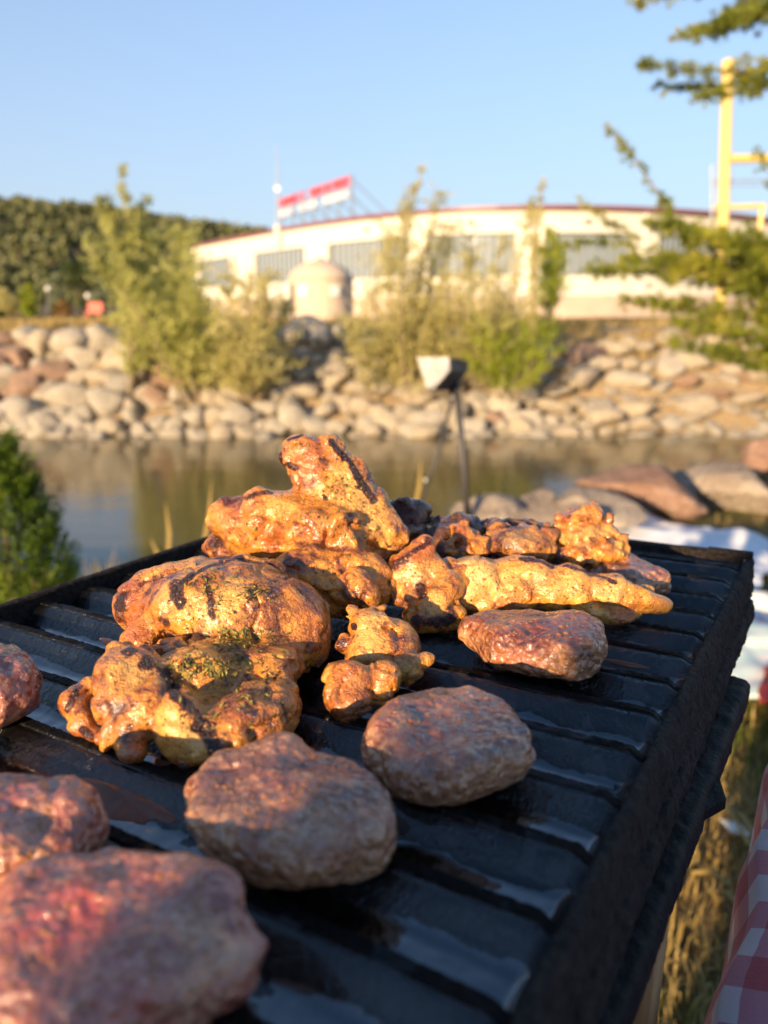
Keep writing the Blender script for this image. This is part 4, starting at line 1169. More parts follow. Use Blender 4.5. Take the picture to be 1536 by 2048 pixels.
# valleys end before the sides, crest heights vary, slight warping
endL = sstep(UL-0.05, UL+0.10, U); endR = 1-sstep(-0.14, 0.03, U)
W = W*(0.35+0.65*endR) - 0.10*(1-endR)
W = W + 0.020*fbm(np.stack([U*0.8, Vv*0.8, U*0], -1), 31, 3) + 0.006*fbm(np.stack([U*7, Vv*9, U*0], -1), 33, 3)
sg = np.mod(-Vv, 1.0)
crest_m = 1-sstep(0.10, 0.14, sg); crest_m = np.maximum(crest_m, sstep(0.955, 0.99, sg))
W = W + crest_m*0.012*fbm(np.stack([U*16, Vv*16, U*0], -1), 35, 2)
slope_m = sstep(0.12, 0.16, sg)*(1-sstep(0.42, 0.54, sg))
P = PO + (np.stack([U, Vv, W], -1).reshape(-1, 3)*PER) @ PR.T
nu, nv = len(uu), len(vv)
ii, jj = np.meshgrid(np.arange(nu-1), np.arange(nv-1)); q = (jj*nu+ii).ravel()
grill = empty('grill_plate', plate_pt(-5.3, -8, -1.0)); tag(grill, 'black oiled cast iron grill plate with parallel ribs', 'grill plate')
pl = mesh_obj('ribbed_surface', P, np.stack([q, q+nu, q+nu+1, q+1], 1), M['plate'], grill, smooth=True)
ca = pl.data.color_attributes.new('soot', 'FLOAT_COLOR', 'POINT')
sootv = np.clip(crest_m + 1.0*(1-endR) + 0.35*(fbm(np.stack([U*1.1, Vv*1.1, U*0], -1), 41, 2) > 0.25)*crest_m, 0, 1)
dry = np.clip(slope_m*(0.65+0.5*fbm(np.stack([U*1.3, Vv*1.3, U*0], -1), 43, 3)) + 0.5*(fbm(np.stack([U*2.2, Vv*2.5, U*0], -1), 44, 3) > 0.22), 0, 1)
pool = sstep(0.36, 0.54, sg + 0.10*fbm(np.stack([U*2.0, Vv*2.0, U*0], -1), 47, 3))*(1-sstep(0.93, 0.965, sg))*endR
pool = pool*(1-0.85*(fbm(np.stack([U*0.9, Vv*1.5, U*0], -1), 48, 3) > 0.36))
dry = dry*(1-0.8*pool)
ca.data.foreach_set('color', np.stack([sootv, dry, pool, sootv*0+1], -1).reshape(-1))

def rim_piece(name, a, b_, cross, mat, n=90, seed=0, rough=0.03, parent=None):
    """sweep a cross-section polygon [(offset, w)] from plate point a to b (u,v); offset is perpendicular, to the right of a->b"""
    a = np.array(a, float); b_ = np.array(b_, float); d = b_-a; L = np.linalg.norm(d); d /= L; nrm = np.array([d[1], -d[0]])
    cr_ = []
    for (p_, q_) in zip(cross, cross[1:]+cross[:1]):
        k_ = max(1, int(math.hypot(q_[0]-p_[0], q_[1]-p_[1])/0.05))
        cr_ += [(p_[0]+(q_[0]-p_[0])*i_/k_, p_[1]+(q_[1]-p_[1])*i_/k_) for i_ in range(k_)]
    cross = cr_; m_ = len(cross); vs_ = []
    for i in range(n):
        t = i/(n-1)
        for (o_, w_) in cross:
            uv = a + d*L*t + nrm*o_
            vs_.append((uv[0], uv[1], w_))
    A = np.array(vs_)
    dn = fbm(A*2.2+seed, seed, 3)[:, None]*np.array([1, 1, 1])*rough + fbm(A*9+seed, seed+3, 2)[:, None]*rough*0.5*np.array([nrm[0], nrm[1], 0.7])
    A = A + dn
    Pw = PO + (A*PER) @ PR.T
    fs_ = []
    for i in range(n-1):
        for k in range(m_):
            fs_.append((i*m_+k, i*m_+(k+1) % m_, (i+1)*m_+(k+1) % m_, (i+1)*m_+k))
    fs_ += [tuple(reversed(range(m_))), tuple(range((n-1)*m_, n*m_))]
    return mesh_obj(name, Pw, fs_, mat, parent, smooth=True)
# left rim: raised wall
rim_piece('left_rim', (UL, V0+0.25), (UL, V1), [(0.0, -0.5), (0.0, 0.13), (0.03, 0.155), (0.13, 0.155), (0.16, 0.12), (0.16, -1.0), (0.06, -1.0)], M['burnt_iron'], 60, 5, 0.012, grill)
# back rim
rim_piece('back_rim', (UL-0.16, V0+0.01), (0.0, V0+0.01), [(0.0, -0.6), (-0.0, -0.02), (-0.06, 0.02), (-0.24, 0.02), (-0.28, -0.02), (-0.28, -1.0), (0.0, -1.0)], M['burnt_iron'], 60, 6, 0.012, grill)
# right side: rough sloping flank, two burnt steps
rim_piece('right_side', (0.03, V0+0.27), (0.03, V1), [(0.0, -0.12), (-0.04, -0.045), (-0.12, -0.07), (-0.17, -0.20), (-0.20, -0.45), (-0.20, -0.80), (-0.05, -0.80)], M['burnt_iron'], 420, 7, 0.04, grill)
# raised lug in the back right corner
mb = MB(); mb.box(plate_pt(-0.28, V0+0.16, -0.02), (0.9*PER, 0.26*PER, 0.16*PER), PR, 0.0016); mb.build('corner_lug', M['burnt_iron'], grill)

# the box under the plate
grl = empty('charcoal_grill', plate_pt(-5.3, -8, -6)); tag(grl, 'black metal charcoal box carrying the grill plate on wooden legs', 'grill')
rim_piece('firebox_edge', (0.06, 0.35), (0.02, V1), [(0.0, -0.90), (-0.14, -0.74), (-0.24, -0.78), (-0.28, -0.95), (-0.24, -1.3), (0.0, -1.3)], M['burnt_iron'], 420, 9, 0.06, grl)
M['black_steel'] = simple("sooty_black_steel", (0.005, 0.005, 0.005), 0.6, var=0.4, scale=120, bmp=0.8, bdist=0.002, spec=0.15)
rim_piece('side_beam', (-0.6, -2.0), (-0.85, V1), [(0.0, -1.50), (-0.9, -1.50), (-1.10, -1.54), (-1.16, -1.62), (-1.16, -1.95), (-1.10, -2.0), (0.0, -2.0)], M['black_steel'], 300, 10, 0.03, grl)
mb = MB(); mb.box(plate_pt(-5.9, -8.2, -1.6), (9.2*PER, 16.6*PER, 0.7*PER), PR, 0.003); mb.build('firebox', M['black_steel'], grl)
# hook shaped burr on the beam edge
hk = plate_pt(0.60, -7.9, -1.9)
mb = MB(); mb.prism([plate_pt(0.4, -4.9, -1.66), plate_pt(0.70, -5.8, -1.70), plate_pt(0.4, -6.5, -1.66)], PR[:, 2]*(-0.15*PER)); mb.build('burr', M['black_steel'], grl)
# legs
M['leg_wood'] = simple("sunlit_pine_leg", (0.42, 0.25, 0.11), 0.7, var=0.2, scale=25, bmp=0.3, bdist=0.003)
def leg(u, v, sx, sy):
    t_ = plate_pt(u, v, -1.96)
    zb = float(ground_z(np.array([t_[0]]), np.array([t_[1]]))[0])
    A = PR.copy(); A[:, 2] = [0, 0, 1]; A[:, 0] = [PR[0, 0], PR[1, 0], 0]; A[:, 0] /= np.linalg.norm(A[:, 0]); A[:, 1] = np.cross(A[:, 2], A[:, 0])
    h = t_[2]-zb
    mb = MB(); mb.box([t_[0], t_[1], zb + h/2 + 0.0], (sx, sy, h), A, 0.003); return mb.build('leg', M['leg_wood'], grl)
LEGP = at_plate(1275, 1850, -2.3)[0]
tp = np.linalg.solve(np.array([[PR[0, 0], PR[0, 1]], [PR[1, 0], PR[1, 1]]]), (LEGP-PO)[:2])/PER
leg(tp[0], tp[1], 0.016, 0.022)
leg(-9.8, -1.5, 0.055, 0.035); leg(-9.8, -15.6, 0.055, 0.035); leg(-0.9, -16.0, 0.055, 0.035)

# crumbs and grease spots on the ribs
M['crumb'] = simple("meat_crumb", (0.42, 0.13, 0.06), 0.4, var=0.4, scale=200)
M['ash'] = simple("ash_flakes", (0.30, 0.26, 0.22), 0.8, var=0.3, scale=200)
M['grease'] = simple("brown_grease", (0.16, 0.045, 0.012), 0.12, var=0.4, scale=60)
def lump(px, py, r_px, mat, name, label, seed, flat=0.5, w=-0.2, elong=1.0):
    P0, s = at_plate(px, py, w); r_ = r_px*s/F
    co, fs = boulder_mesh(seed, 3, 9, 0.1)
    v_ = (co*np.array([r_*elong, r_, r_*flat])) @ PR.T + P0 + PR[:, 2]*r_*flat*0.4
    return tag(mesh_obj(name, v_, fs, mat, smooth=True), label, 'crumb' if name != 'grease_patch' else 'grease')
lump(1356, 1284, 12, M['crumb'], 'meat_crumb', 'pink meat crumb on the ribs near the right side, the largest crumb', 3, 0.5, -0.25, 1.2)
lump(1324, 1271, 6, M['crumb'], 'meat_crumb', 'tiny orange crumb left of the largest pink crumb', 4)
lump(1154, 1430, 9, M['ash'], 'ash_crumb', 'whitish crumb in a groove right of the middle kofte', 5, 0.7, -0.27)
lump(1113, 1471, 8, M['ash'], 'ash_crumb', 'grey crumb on the slope below the whitish crumb', 6, 0.6, -0.12)
lump(1016, 1837, 7, M['crumb'], 'meat_crumb', 'small orange crumb on the front grooves at the right', 7, 0.6, -0.15)
lump(998, 1832, 6, M['ash'], 'ash_crumb', 'pale crumb beside the small orange crumb at the front', 8, 0.6, -0.15)
lump(668, 1462, 8, M['crumb'], 'meat_crumb', 'orange crumb between the small chicken piece and the herbed thigh', 9, 0.5, -0.25)
lump(590, 1494, 5, M['crumb'], 'meat_crumb', 'tiny orange crumb behind the front kofte', 10, 0.5, -0.2)
lump(212, 1283, 14, M['crumb'], 'meat_crumb', 'flat brown scrap on the rib left of the herbed thigh', 12, 0.3, -0.02, 1.3)
lump(85, 1475, 20, M['crumb'], 'meat_crumb', 'dark red flaky scrap on the slope under the left chicken flap', 13, 0.16, -0.12, 1.7)
lump(890, 1255, 16, M['crumb'], 'meat_crumb', 'dark orange scrap in the oil beside the chicken wing', 14, 0.3, -0.27, 1.2)
def grease(px, py, rx, ry, label, seed, rot=0.0):
    P0, s = at_plate(px, py, -0.27)
    g_ = np.random.default_rng(seed); n_ = 40; vs_ = []
    u0, v0, _ = (to_plate(P0)/PER)
    rx = rx*s/F/PER; ry = ry*s/F/PER*1.6
    for ring, fr in enumerate((0.0, 0.5, 0.85, 1.0)):
        for k in range(n_):
            a = 2*math.pi*k/n_; rr = fr*(1+0.35*float(vnoise(np.array([[math.cos(a)*2+seed, math.sin(a)*2, 0.5]]), seed)[0]))
            uq = u0 + rx*rr*math.cos(a); vq = v0 + ry*rr*math.sin(a)
            hw = (0.022, 0.020, 0.012, -0.004)[ring]
            base_w = float(prof(np.array([-vq]))[0]) + 0.020*float(fbm(np.array([[uq*0.8, vq*0.8, 0]]), 31, 3)[0])
            vs_.append(plate_pt(uq, vq, min(base_w, -0.2) + hw + 0.01))
    fs_ = []
    for ring in range(3):
        for k in range(n_):
            fs_.append((ring*n_+k, ring*n_+(k+1) % n_, (ring+1)*n_+(k+1) % n_, (ring+1)*n_+k))
    return tag(mesh_obj('grease_patch', vs_, fs_, M['grease'], smooth=True), label, 'grease')
grease(250, 1608, 120, 24, 'long glossy brown grease patch in the groove left of the front kofte', 2)
grease(1130, 1420, 70, 14, 'brown grease streak in the groove beside the whitish crumb', 3)
grease(1085, 1500, 50, 14, 'orange brown grease in the groove right of the middle kofte', 4)
grease(1240, 1385, 55, 10, 'thin brown grease streak right of the rear kofte', 5)
grease(1260, 1335, 60, 10, 'darkest grease streak near the right end of the grooves', 6)

# ------------------------------------------------------------------ meat: implicit surfaces meshed with surface nets
def surface_nets(F_, org, h):
    """F_: scalar grid (nx,ny,nz), negative inside"""
    nx_, ny_, nz_ = F_.shape
    ins = F_ < 0
    c = [ins[i:nx_-1+i, j:ny_-1+j, k:nz_-1+k] for i in (0, 1) for j in (0, 1) for k in (0, 1)]
    cnt = sum(x_.astype(np.int8) for x_ in c)
    act = (cnt > 0) & (cnt < 8)
    idx = -np.ones(act.shape, dtype=np.int64)
    ci = np.argwhere(act); idx[act] = np.arange(len(ci))
    acc = np.zeros((len(ci), 3)); num = np.zeros(len(ci))
    corners = [(i, j, k) for i in (0, 1) for j in (0, 1) for k in (0, 1)]
    vals = {q: F_[ci[:, 0]+q[0], ci[:, 1]+q[1], ci[:, 2]+q[2]] for q in corners}
    for a in corners:
        for ax in range(3):
            if a[ax] == 1: continue
            b_ = list(a); b_[ax] = 1; b_ = tuple(b_)
            va, vb = vals[a], vals[b_]; cr = (va < 0) != (vb < 0)
            t = np.where(cr, va/np.where(cr, va-vb, 1), 0)
            p = np.array(a, float)[None] + np.zeros((len(ci), 3)); p[:, ax] = t
            acc[cr] += p[cr]; num[cr] += 1
    vert = org + (ci + acc/num[:, None])*h
    faces = []
    for ax in range(3):
        sl0 = [slice(1, -1)]*3; sl0[ax] = slice(0, -1); sl1 = list(sl0); sl1[ax] = slice(1, None)
        A = ins[tuple(sl0)]; B = ins[tuple(sl1)]
        for flip, msk in ((False, A & ~B), (True, ~A & B)):
            e = np.argwhere(msk)
            if not len(e): continue
            base = e.copy()
            o1, o2 = [(1, 2), (2, 0), (0, 1)][ax]
            e[:, o1] += 1; e[:, o2] += 1      # grid point index of the edge start
            def cell(d1, d2):
                q_ = e.copy(); q_[:, o1] -= d1; q_[:, o2] -= d2
                return idx[q_[:, 0], q_[:, 1], q_[:, 2]]
            quad = np.stack([cell(1, 1), cell(0, 1), cell(0, 0), cell(1, 0)], 1)
            if flip: quad = quad[:, ::-1]
            faces.append(quad)
    Fq = np.concatenate(faces)
    Fq = Fq[(Fq >= 0).all(1)]
    return vert, Fq

def worley(P, seed=0):
    I = np.floor(P).astype(np.int64); fr = P - I; best = np.full(len(P), 9.0)
    for dx in (-1, 0, 1):
        for dy in (-1, 0, 1):
            for dz in (-1, 0, 1):
                x_, y_, z_ = I[:, 0]+dx, I[:, 1]+dy, I[:, 2]+dz
                ox = _hash(x_, y_, z_, seed)*0.4+0.5; oy = _hash(x_, y_, z_, seed+1)*0.4+0.5; oz = _hash(x_, y_, z_, seed+2)*0.4+0.5
                d = (dx+ox-fr[:, 0])**2 + (dy+oy-fr[:, 1])**2 + (dz+oz-fr[:, 2])**2
                best = np.minimum(best, d)
    return np.sqrt(best)

def smin(a, b_, k):
    h_ = np.clip(0.5 + 0.5*(b_-a)/k, 0, 1)
    return b_*(1-h_) + a*h_ - k*h_*(1-h_)

def depth_at(px, fy, w=0.0):
    return at_plate(px, fy, w)[1]

def blob_world(b_):
    """('e', px, py, foot_y, rx, ry, rd, rot) -> centre, radii, axes"""
    _, px, py, fy, rx, ry, rd, rot = b_[:8]
    D = depth_at(px, fy); s = D/F; a = R(rot)
    ax = np.stack([CAMM @ np.array([math.cos(a), math.sin(a), 0]), CAMM @ np.array([-math.sin(a), math.cos(a), 0]), CAMM @ np.array([0, 0, 1.0])], 1)
    return at_d(px, py, D), np.array([rx*s, ry*s, rd*s]), ax

def meat(name, label, cat, prims, mat, h=0.0011, k=0.004, warp=0.0025, wscale=70, lumpy=0.0012, lscale=230, floor=-0.06, paint=(), seed=0, group=None, cell=0.0012, cscale=130, crease=0.0016, roast=1.25, sear_sidelight=0.0):
    cen = []; rad = []
    P_ = []
    for b_ in prims:
        if b_[0] in ('e', 's'):
            c, r_, ax = blob_world(b_); P_.append((b_[0], c, r_, ax, b_[8] if len(b_) > 8 else k)); cen.append(c); rad.append(r_.max())
        elif b_[0] == 'c':         # capsule chain: list of (px,py,fy,r)
            pts = [(at_d(p[0], p[1], depth_at(p[0], p[2])), p[3]*depth_at(p[0], p[2])/F) for p in b_[1]]
            for (a, ra), (c, rc) in zip(pts[:-1], pts[1:]):
                P_.append(('c', a, c, ra, rc, b_[2] if len(b_) > 2 else k)); cen += [a, c]; rad += [ra, rc]
        elif b_[0] == 'd':         # disc: plate aligned (px,py, w_centre, ru, rv (m), half thickness, edge radius)
            _, px, py, wc, ru, rv, ht, er, rot = b_
            c = at_plate(px, py, wc)[0]; P_.append(('d', c, ru, rv, ht, er, R(rot), k)); cen.append(c); rad.append(max(ru, rv)*1.25)
    cen = np.array(cen); rad = np.array(rad)[:, None]
    lo = (cen-rad).min(0)-0.006; hi = (cen+rad).max(0)+0.006
    dims = np.ceil((hi-lo)/h).astype(int)+1
    gx_, gy_, gz_ = [lo[i] + np.arange(dims[i])*h for i in range(3)]
    G = np.stack(np.meshgrid(gx_, gy_, gz_, indexing='ij'), -1)
    def field(G):
        Wp = G + warp*np.stack([fbm(G*wscale + 11*i + seed, seed+i, 2) for i in range(3)], -1) if warp > 0 else G
        S = None; subs = []
        for p in P_:
            if p[0] in ('e', 's'):
                q_ = (Wp-p[1]) @ p[3]; k0 = np.sqrt(((q_/p[2])**2).sum(-1)); k1 = np.sqrt(((q_/p[2]**2)**2).sum(-1))+1e-9
                s_ = k0*(k0-1)/k1; kk = p[4]
            elif p[0] == 'c':
                ab = p[2]-p[1]; t = np.clip(((Wp-p[1]) @ ab)/(ab @ ab), 0, 1)
                s_ = np.sqrt(((Wp-p[1]-t[..., None]*ab)**2).sum(-1)) - (p[3]*(1-t)+p[4]*t); kk = p[5]
            else:
                _, c, ru, rv, ht, er, rt, kk = p
                q_ = (Wp-c) @ PR
                x_ = q_[..., 0]*math.cos(rt)+q_[..., 1]*math.sin(rt); y_ = -q_[..., 0]*math.sin(rt)+q_[..., 1]*math.cos(rt)
                ang = np.arctan2(y_, x_)
                rs = 1+0.045*np.sin(ang*2+seed)+0.03*np.sin(ang*3+seed*1.7)+0.03*np.sin(ang*5+seed*2.3)+0.018*np.sin(ang*9+seed*3.1)+0.014*np.sin(ang*14+seed*0.7)
                mr = min(ru, rv); rad_ = np.sqrt((x_/ru)**2+(y_/rv)**2)/rs*mr
                dome = ht*(1.0-0.16*np.clip(rad_/mr, 0, 1.2)**2) + 0.0022*fbm(np.stack([x_, y_, 0*x_], -1)*60+seed, seed+40, 2)
                dx = rad_-(mr-er); dz = np.abs(q_[..., 2]) - (dome-er)
                s_ = np.minimum(np.maximum(dx, dz), 0) + np.sqrt(np.maximum(dx, 0)**2+np.maximum(dz, 0)**2) - er
            if p[0] == 's': subs.append((s_, kk)); continue
            S = s_ if S is None else smin(S, s_, kk)
        for s_, kk in subs: S = -smin(-S, s_, kk)
        return S
    # evaluate in slabs to bound memory
    S = np.concatenate([field(G[i:i+24]) for i in range(0, G.shape[0], 24)], 0)
    near_ = np.abs(S) < 0.008
    Gn = G[near_]
    if lumpy > 0:
        l1 = fbm(Gn*lscale+seed*3.1, seed+20, 3)
        l2 = np.abs(vnoise(Gn*lscale*0.5+seed, seed+30))
        S[near_] += lumpy*(l1*1.3 - (0.5-l2)*0.9)
    if cell > 0:
        nr = np.abs(S) < 0.004; Gc = G[nr]
        gate = np.clip(0.55 + 1.6*fbm(Gc*45+seed, seed+60, 2), 0, 1)
        w1 = worley(Gc*cscale + 0.35*fbm(Gc*cscale*1.3, seed+61, 2)[:, None], seed+62)
        S[nr] += cell*gate*(w1-0.55)*2.2
    if crease > 0:
        nr = np.abs(S) < 0.005; Gc = G[nr]
        c1 = fbm(Gc*np.array([42.0, 42.0, 58.0])+seed*1.3, seed+70, 2); c2 = fbm(Gc*75.0+seed, seed+75, 2)
        gt = np.clip(0.6+1.5*fbm(Gc*30+seed, seed+80, 1), 0, 1)
        S[nr] += crease*(np.exp(-(c1/0.05)**2) + 0.6*gt*np.exp(-(c2/0.06)**2)) - crease*0.35
    # keep above the ribs
    wq = ((G-PO) @ PR[:, 2])
    S = np.maximum(S, floor*PER - wq)
    S[[0, -1]] = 1; S[:, [0, -1]] = 1; S[:, :, [0, -1]] = 1
    V_, Fq = surface_nets(S, lo, h)
    # light smoothing
    nb = np.zeros((len(V_), 3)); ct = np.zeros(len(V_))
    for _ in range(1):
        nb[:] = 0; ct[:] = 0
        for a in range(4):
            i0 = Fq[:, a]; i1 = Fq[:, (a+1) % 4]
            np.add.at(nb, i0, V_[i1]); np.add.at(ct, i0, 1); np.add.at(nb, i1, V_[i0]); np.add.at(ct, i1, 1)
        V_ = V_*0.5 + nb/ct[:, None]*0.5
    # browning follows the relief: proud tips roast, folds hold sauce
    Vs = V_.copy(); nrm_v = np.zeros((len(V_), 3))
    fn_ = np.cross(V_[Fq[:, 2]]-V_[Fq[:, 0]], V_[Fq[:, 3]]-V_[Fq[:, 1]])
    for a in range(4): np.add.at(nrm_v, Fq[:, a], fn_)
    nrm_v /= np.linalg.norm(nrm_v, axis=1)[:, None]+1e-12
    E0 = np.concatenate([Fq[:, a] for a in range(4)]); E1 = np.concatenate([Fq[:, (a+1) % 4] for a in range(4)])
    dg_ = np.bincount(E0, minlength=len(V_)) + np.bincount(E1, minlength=len(V_))
    for _ in range(9):
        Vs = 0.4*Vs + 0.6*np.stack([np.bincount(E0, Vs[E1, c_], len(V_)) + np.bincount(E1, Vs[E0, c_], len(V_)) for c_ in range(3)], 1)/dg_[:, None]
    curv = ((V_-Vs)*nrm_v).sum(1)/0.001
    o = mesh_obj(name, V_, Fq, mat, smooth=True)
    tag(o, label, cat, group)
    bvh = BVHTree.FromPolygons([Vector(v_) for v_ in V_], Fq.tolist())
    col = np.zeros((len(V_), 4)); col[:, 3] = 1
    if roast > 0:
        rn = fbm(V_*70+seed, seed+90, 3)
        col[:, 0] = np.clip((curv-0.30)*0.9 + rn*0.5 - 0.18, 0, 0.75)*roast
        col[:, 2] = np.clip(-(curv+0.10)*1.3 + rn*0.2, 0, 0.8)*roast
    if sear_sidelight > 0:
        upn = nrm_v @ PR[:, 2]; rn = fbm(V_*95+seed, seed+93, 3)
        col[:, 0] = np.maximum(col[:, 0], np.clip((upn-0.55)*2.0, 0, 1)*np.clip(0.45+rn*1.6, 0, 1)*sear_sidelight)
        col[:, 1] = np.clip((0.65-upn)*1.6, 0, 1)*np.clip(0.5+rn*0.8, 0, 1)*0.55*min(1.0, sear_sidelight*1.3)  # unseared sides paler, with sunlight on them painted in
    if paint:
        nz_ = fbm(V_*260, seed+50, 3); nz2 = fbm(V_*90, seed+55, 2)
        for sp_ in paint:
            ch = {'char': 0, 'pale': 1, 'red': 2}[sp_[0]]; stg = sp_[3] if len(sp_) > 3 else 1.0
            pts = sp_[1]; r_px = sp_[2]
            prev = None; samples_ = []
            for q_ in pts:
                if prev is not None:
                    dd = math.hypot(q_[0]-prev[0], q_[1]-prev[1]); m_ = max(1, int(dd/(r_px*0.6)))
                    for i in range(1, m_): samples_.append((prev[0]+(q_[0]-prev[0])*i/m_, prev[1]+(q_[1]-prev[1])*i/m_))
                samples_.append(q_); prev = q_
            for (px, py) in samples_:
                d_ = ray(px, py); dn = d_/np.linalg.norm(d_)
                hit, nn_, fi, dist = bvh.ray_cast(Vector(CPOS), Vector(dn))
                if hit is None: continue
                hp = np.array(hit); rr = r_px*dist/F
                dd = np.sqrt(((V_-hp)**2).sum(1))/rr
                w_ = np.clip(1.5 - dd + nz_*0.8 + nz2*0.5, 0, 1)*stg*(dd < 2.2)
                col[:, ch] = np.maximum(col[:, ch], w_)
    ca_ = o.data.color_attributes.new('paint', 'FLOAT_COLOR', 'POINT'); ca_.data.foreach_set('color', col.ravel())
    o_bvh[o.name] = (bvh, o)
    print(name, len(V_))
    return o
o_bvh = {}

def flakes(owner, spots, mat, name, size, seed, kind='stuff'):
    """spots: (px,py,rx,ry,count); little bent leaf flakes lying on the surface"""
    bvh, o = o_bvh[owner.name]; g_ = np.random.default_rng(seed); vs_ = []; fs_ = []
    for (px, py, rx, ry, n_) in spots:
        for _ in range(n_):
            a = g_.normal(0, 0.5, 2); d_ = ray(px+a[0]*rx, py+a[1]*ry); d_ /= np.linalg.norm(d_)
            hit, nn_, fi, dist = bvh.ray_cast(Vector(CPOS), Vector(d_))
            if hit is None: continue
            hp = np.array(hit); nn_ = np.array(nn_) + g_.normal(0, 0.35, 3); nn_ /= np.linalg.norm(nn_)
            t = np.cross(nn_, g_.normal(size=3)); t /= np.linalg.norm(t); b_ = np.cross(nn_, t)
            L = size*g_.uniform(0.5, 1.5); w_ = L*g_.uniform(0.2, 0.5); hp = hp + nn_*0.0004*g_.uniform(0.3, 2.2)
            i = len(vs_)
            vs_ += [hp - t*L*0.5, hp + b_*w_*0.5 + nn_*w_*0.3, hp + t*L*0.5, hp - b_*w_*0.5 + nn_*w_*0.3, hp - nn_*w_*0.25]
            fs_ += [(i, i+1, i+4), (i+1, i+2, i+4), (i+2, i+3, i+4), (i+3, i, i+4), (i, i+3, i+2, i+1)]
    q_ = mesh_obj(name, vs_, fs_, mat, None, loc=tuple(o.location))
    q_.parent = o; q_.location = (0, 0, 0)
    q_['kind'] = kind
    return q_
M['herb'] = simple("dried_oregano", (0.13, 0.12, 0.02), 0.6, var=0.5, scale=300, stops=[(0.35, (0.07, 0.055, 0.010)), (0.5, (0.20, 0.16, 0.028)), (0.65, (0.38, 0.30, 0.07))])
M['pepper'] = simple("black_flakes", (0.03, 0.018, 0.012), 0.5, var=0.5, scale=300)
E_ = 'e'
# ---- herbed thigh (front, left of centre)
thigh = meat('chicken_thigh', 'large golden chicken thigh with green herbs and charred streaks, front left of the pile', 'chicken', [
    (E_, 465, 1222, 1320, 175, 92, 120, -6), (E_, 560, 1245, 1315, 100, 85, 100, -25), (E_, 300, 1212, 1305, 68, 62, 70, 12),
    (E_, 420, 1150, 1300, 150, 36, 60, 6), (E_, 610, 1290, 1330, 52, 50, 60, 0), (E_, 290, 1280, 1340, 45, 40, 40, 0),
    ('d', 478, 1425, 0.20, 0.0215, 0.0270, 0.0085, 0.0070, 0), (E_, 400, 1345, 1420, 80, 50, 70, 0), (E_, 540, 1345, 1400, 45, 32, 45, 0),
    (E_, 480, 1318, 1375, 125, 42, 75, -4, 0.008), (E_, 330, 1310, 1390, 50, 34, 45, 0, 0.006), ('s', 440, 1296, 1345, 110, 9, 40, -6, 0.008), ('s', 395, 1215, 1285, 20, 48, 22, 12, 0.006), ('s', 335, 1300, 1395, 40, 9, 30, -18, 0.004),
    (E_, 262, 1352, 1450, 70, 58, 60, -20), (E_, 300, 1420, 1480, 62, 62, 55, 0), (E_, 372, 1462, 1508, 56, 84, 50, 30, 0.003),
    (E_, 235, 1400, 1475, 42, 55, 45, 10), (E_, 240, 1300, 1400, 22, 16, 20, 30),
    ('c', [(180, 1375, 1440, 20), (150, 1400, 1455, 26), (165, 1440, 1470, 22)], 0.0022), ('c', [(150, 1455, 1475, 16), (190, 1470, 1480, 16)], 0.002),
    (E_, 216, 1462, 1492, 21, 36, 24, -18, 0.0016), (E_, 262, 1470, 1500, 34, 42, 30, 8, 0.002), (E_, 268, 1505, 1515, 24, 16, 22, 0, 0.003),
    ('c', [(300, 1305, 1420, 15), (335, 1350, 1440, 17), (365, 1400, 1465, 18), (400, 1450, 1485, 16), (432, 1500, 1510, 12)], 0.0025),
    (E_, 372, 1330, 1430, 16, 15, 16, 0, 0.0015),
    ], M['chicken'], h=0.00098, k=0.0055, warp=0.0022, wscale=75, lumpy=0.0006, lscale=170, seed=3, cell=0.0005,
    paint=[('char', [(350, 1195), (365, 1160), (400, 1140), (450, 1122), (480, 1115)], 10), ('char', [(352, 1165), (358, 1208)], 13), ('char', [(448, 1115)], 14), ('char', [(500, 1125), (560, 1130)], 10, .5),
           ('char', [(412, 1165), (420, 1200), (425, 1235)], 8, .8), ('char', [(238, 1205), (245, 1190)], 18, .9), ('char', [(280, 1170), (320, 1155)], 9, .6), ('char', [(590, 1170), (630, 1215)], 9, .55), ('char', [(150, 1385), (135, 1420)], 9, .7), ('char', [(165, 1460), (185, 1475)], 9, .8), ('char', [(560, 1400), (575, 1440)], 8, .5), ('char', [(340, 1530), (400, 1535)], 6, .8), ('char', [(322, 1240), (330, 1245)], 12, .75), ('char', [(258, 1303)], 16, 1), ('char', [(290, 1325), (330, 1345), (345, 1380), (380, 1420), (410, 1460), (437, 1495)], 15),
           ('char', [(372, 1332)], 15, 1.0), ('char', [(535, 1350), (530, 1400), (525, 1450)], 4, .6), ('char', [(545, 1215), (555, 1240)], 7, .5), ('char', [(640, 1260), (620, 1300)], 12, .4),
           ('pale', [(370, 1215), (440, 1225), (470, 1175)], 30, .8), ('pale', [(330, 1180)], 20, .6), ('red', [(470, 1390), (430, 1400), (520, 1430)], 50, .45), ('pale', [(340, 1440), (370, 1480), (390, 1500)], 38, 1.0), ('pale', [(270, 1340)], 42, .85), ('pale', [(215, 1460)], 14, .4),
           ('red', [(250, 1180), (270, 1235), (265, 1270)], 25, .9), ('red', [(280, 1300), (320, 1290)], 28, 1), ('red', [(150, 1460), (190, 1470)], 20, 1), ('red', [(265, 1510)], 22, 1), ('red', [(330, 1525), (400, 1530)], 12, .8), ('red', [(130, 1410)], 14, .8), ('red', [(600, 1200), (620, 1260)], 25, .35)])
flakes(thigh, [(480, 1275, 75, 26, 120), (440, 1330, 110, 30, 160), (505, 1185, 40, 16, 30), (420, 1160, 70, 30, 45), (480, 1400, 120, 60, 70), (400, 1345, 70, 20, 50), (450, 1210, 40, 40, 25)], M['herb'], 'herb_flakes', 0.0026, 5)
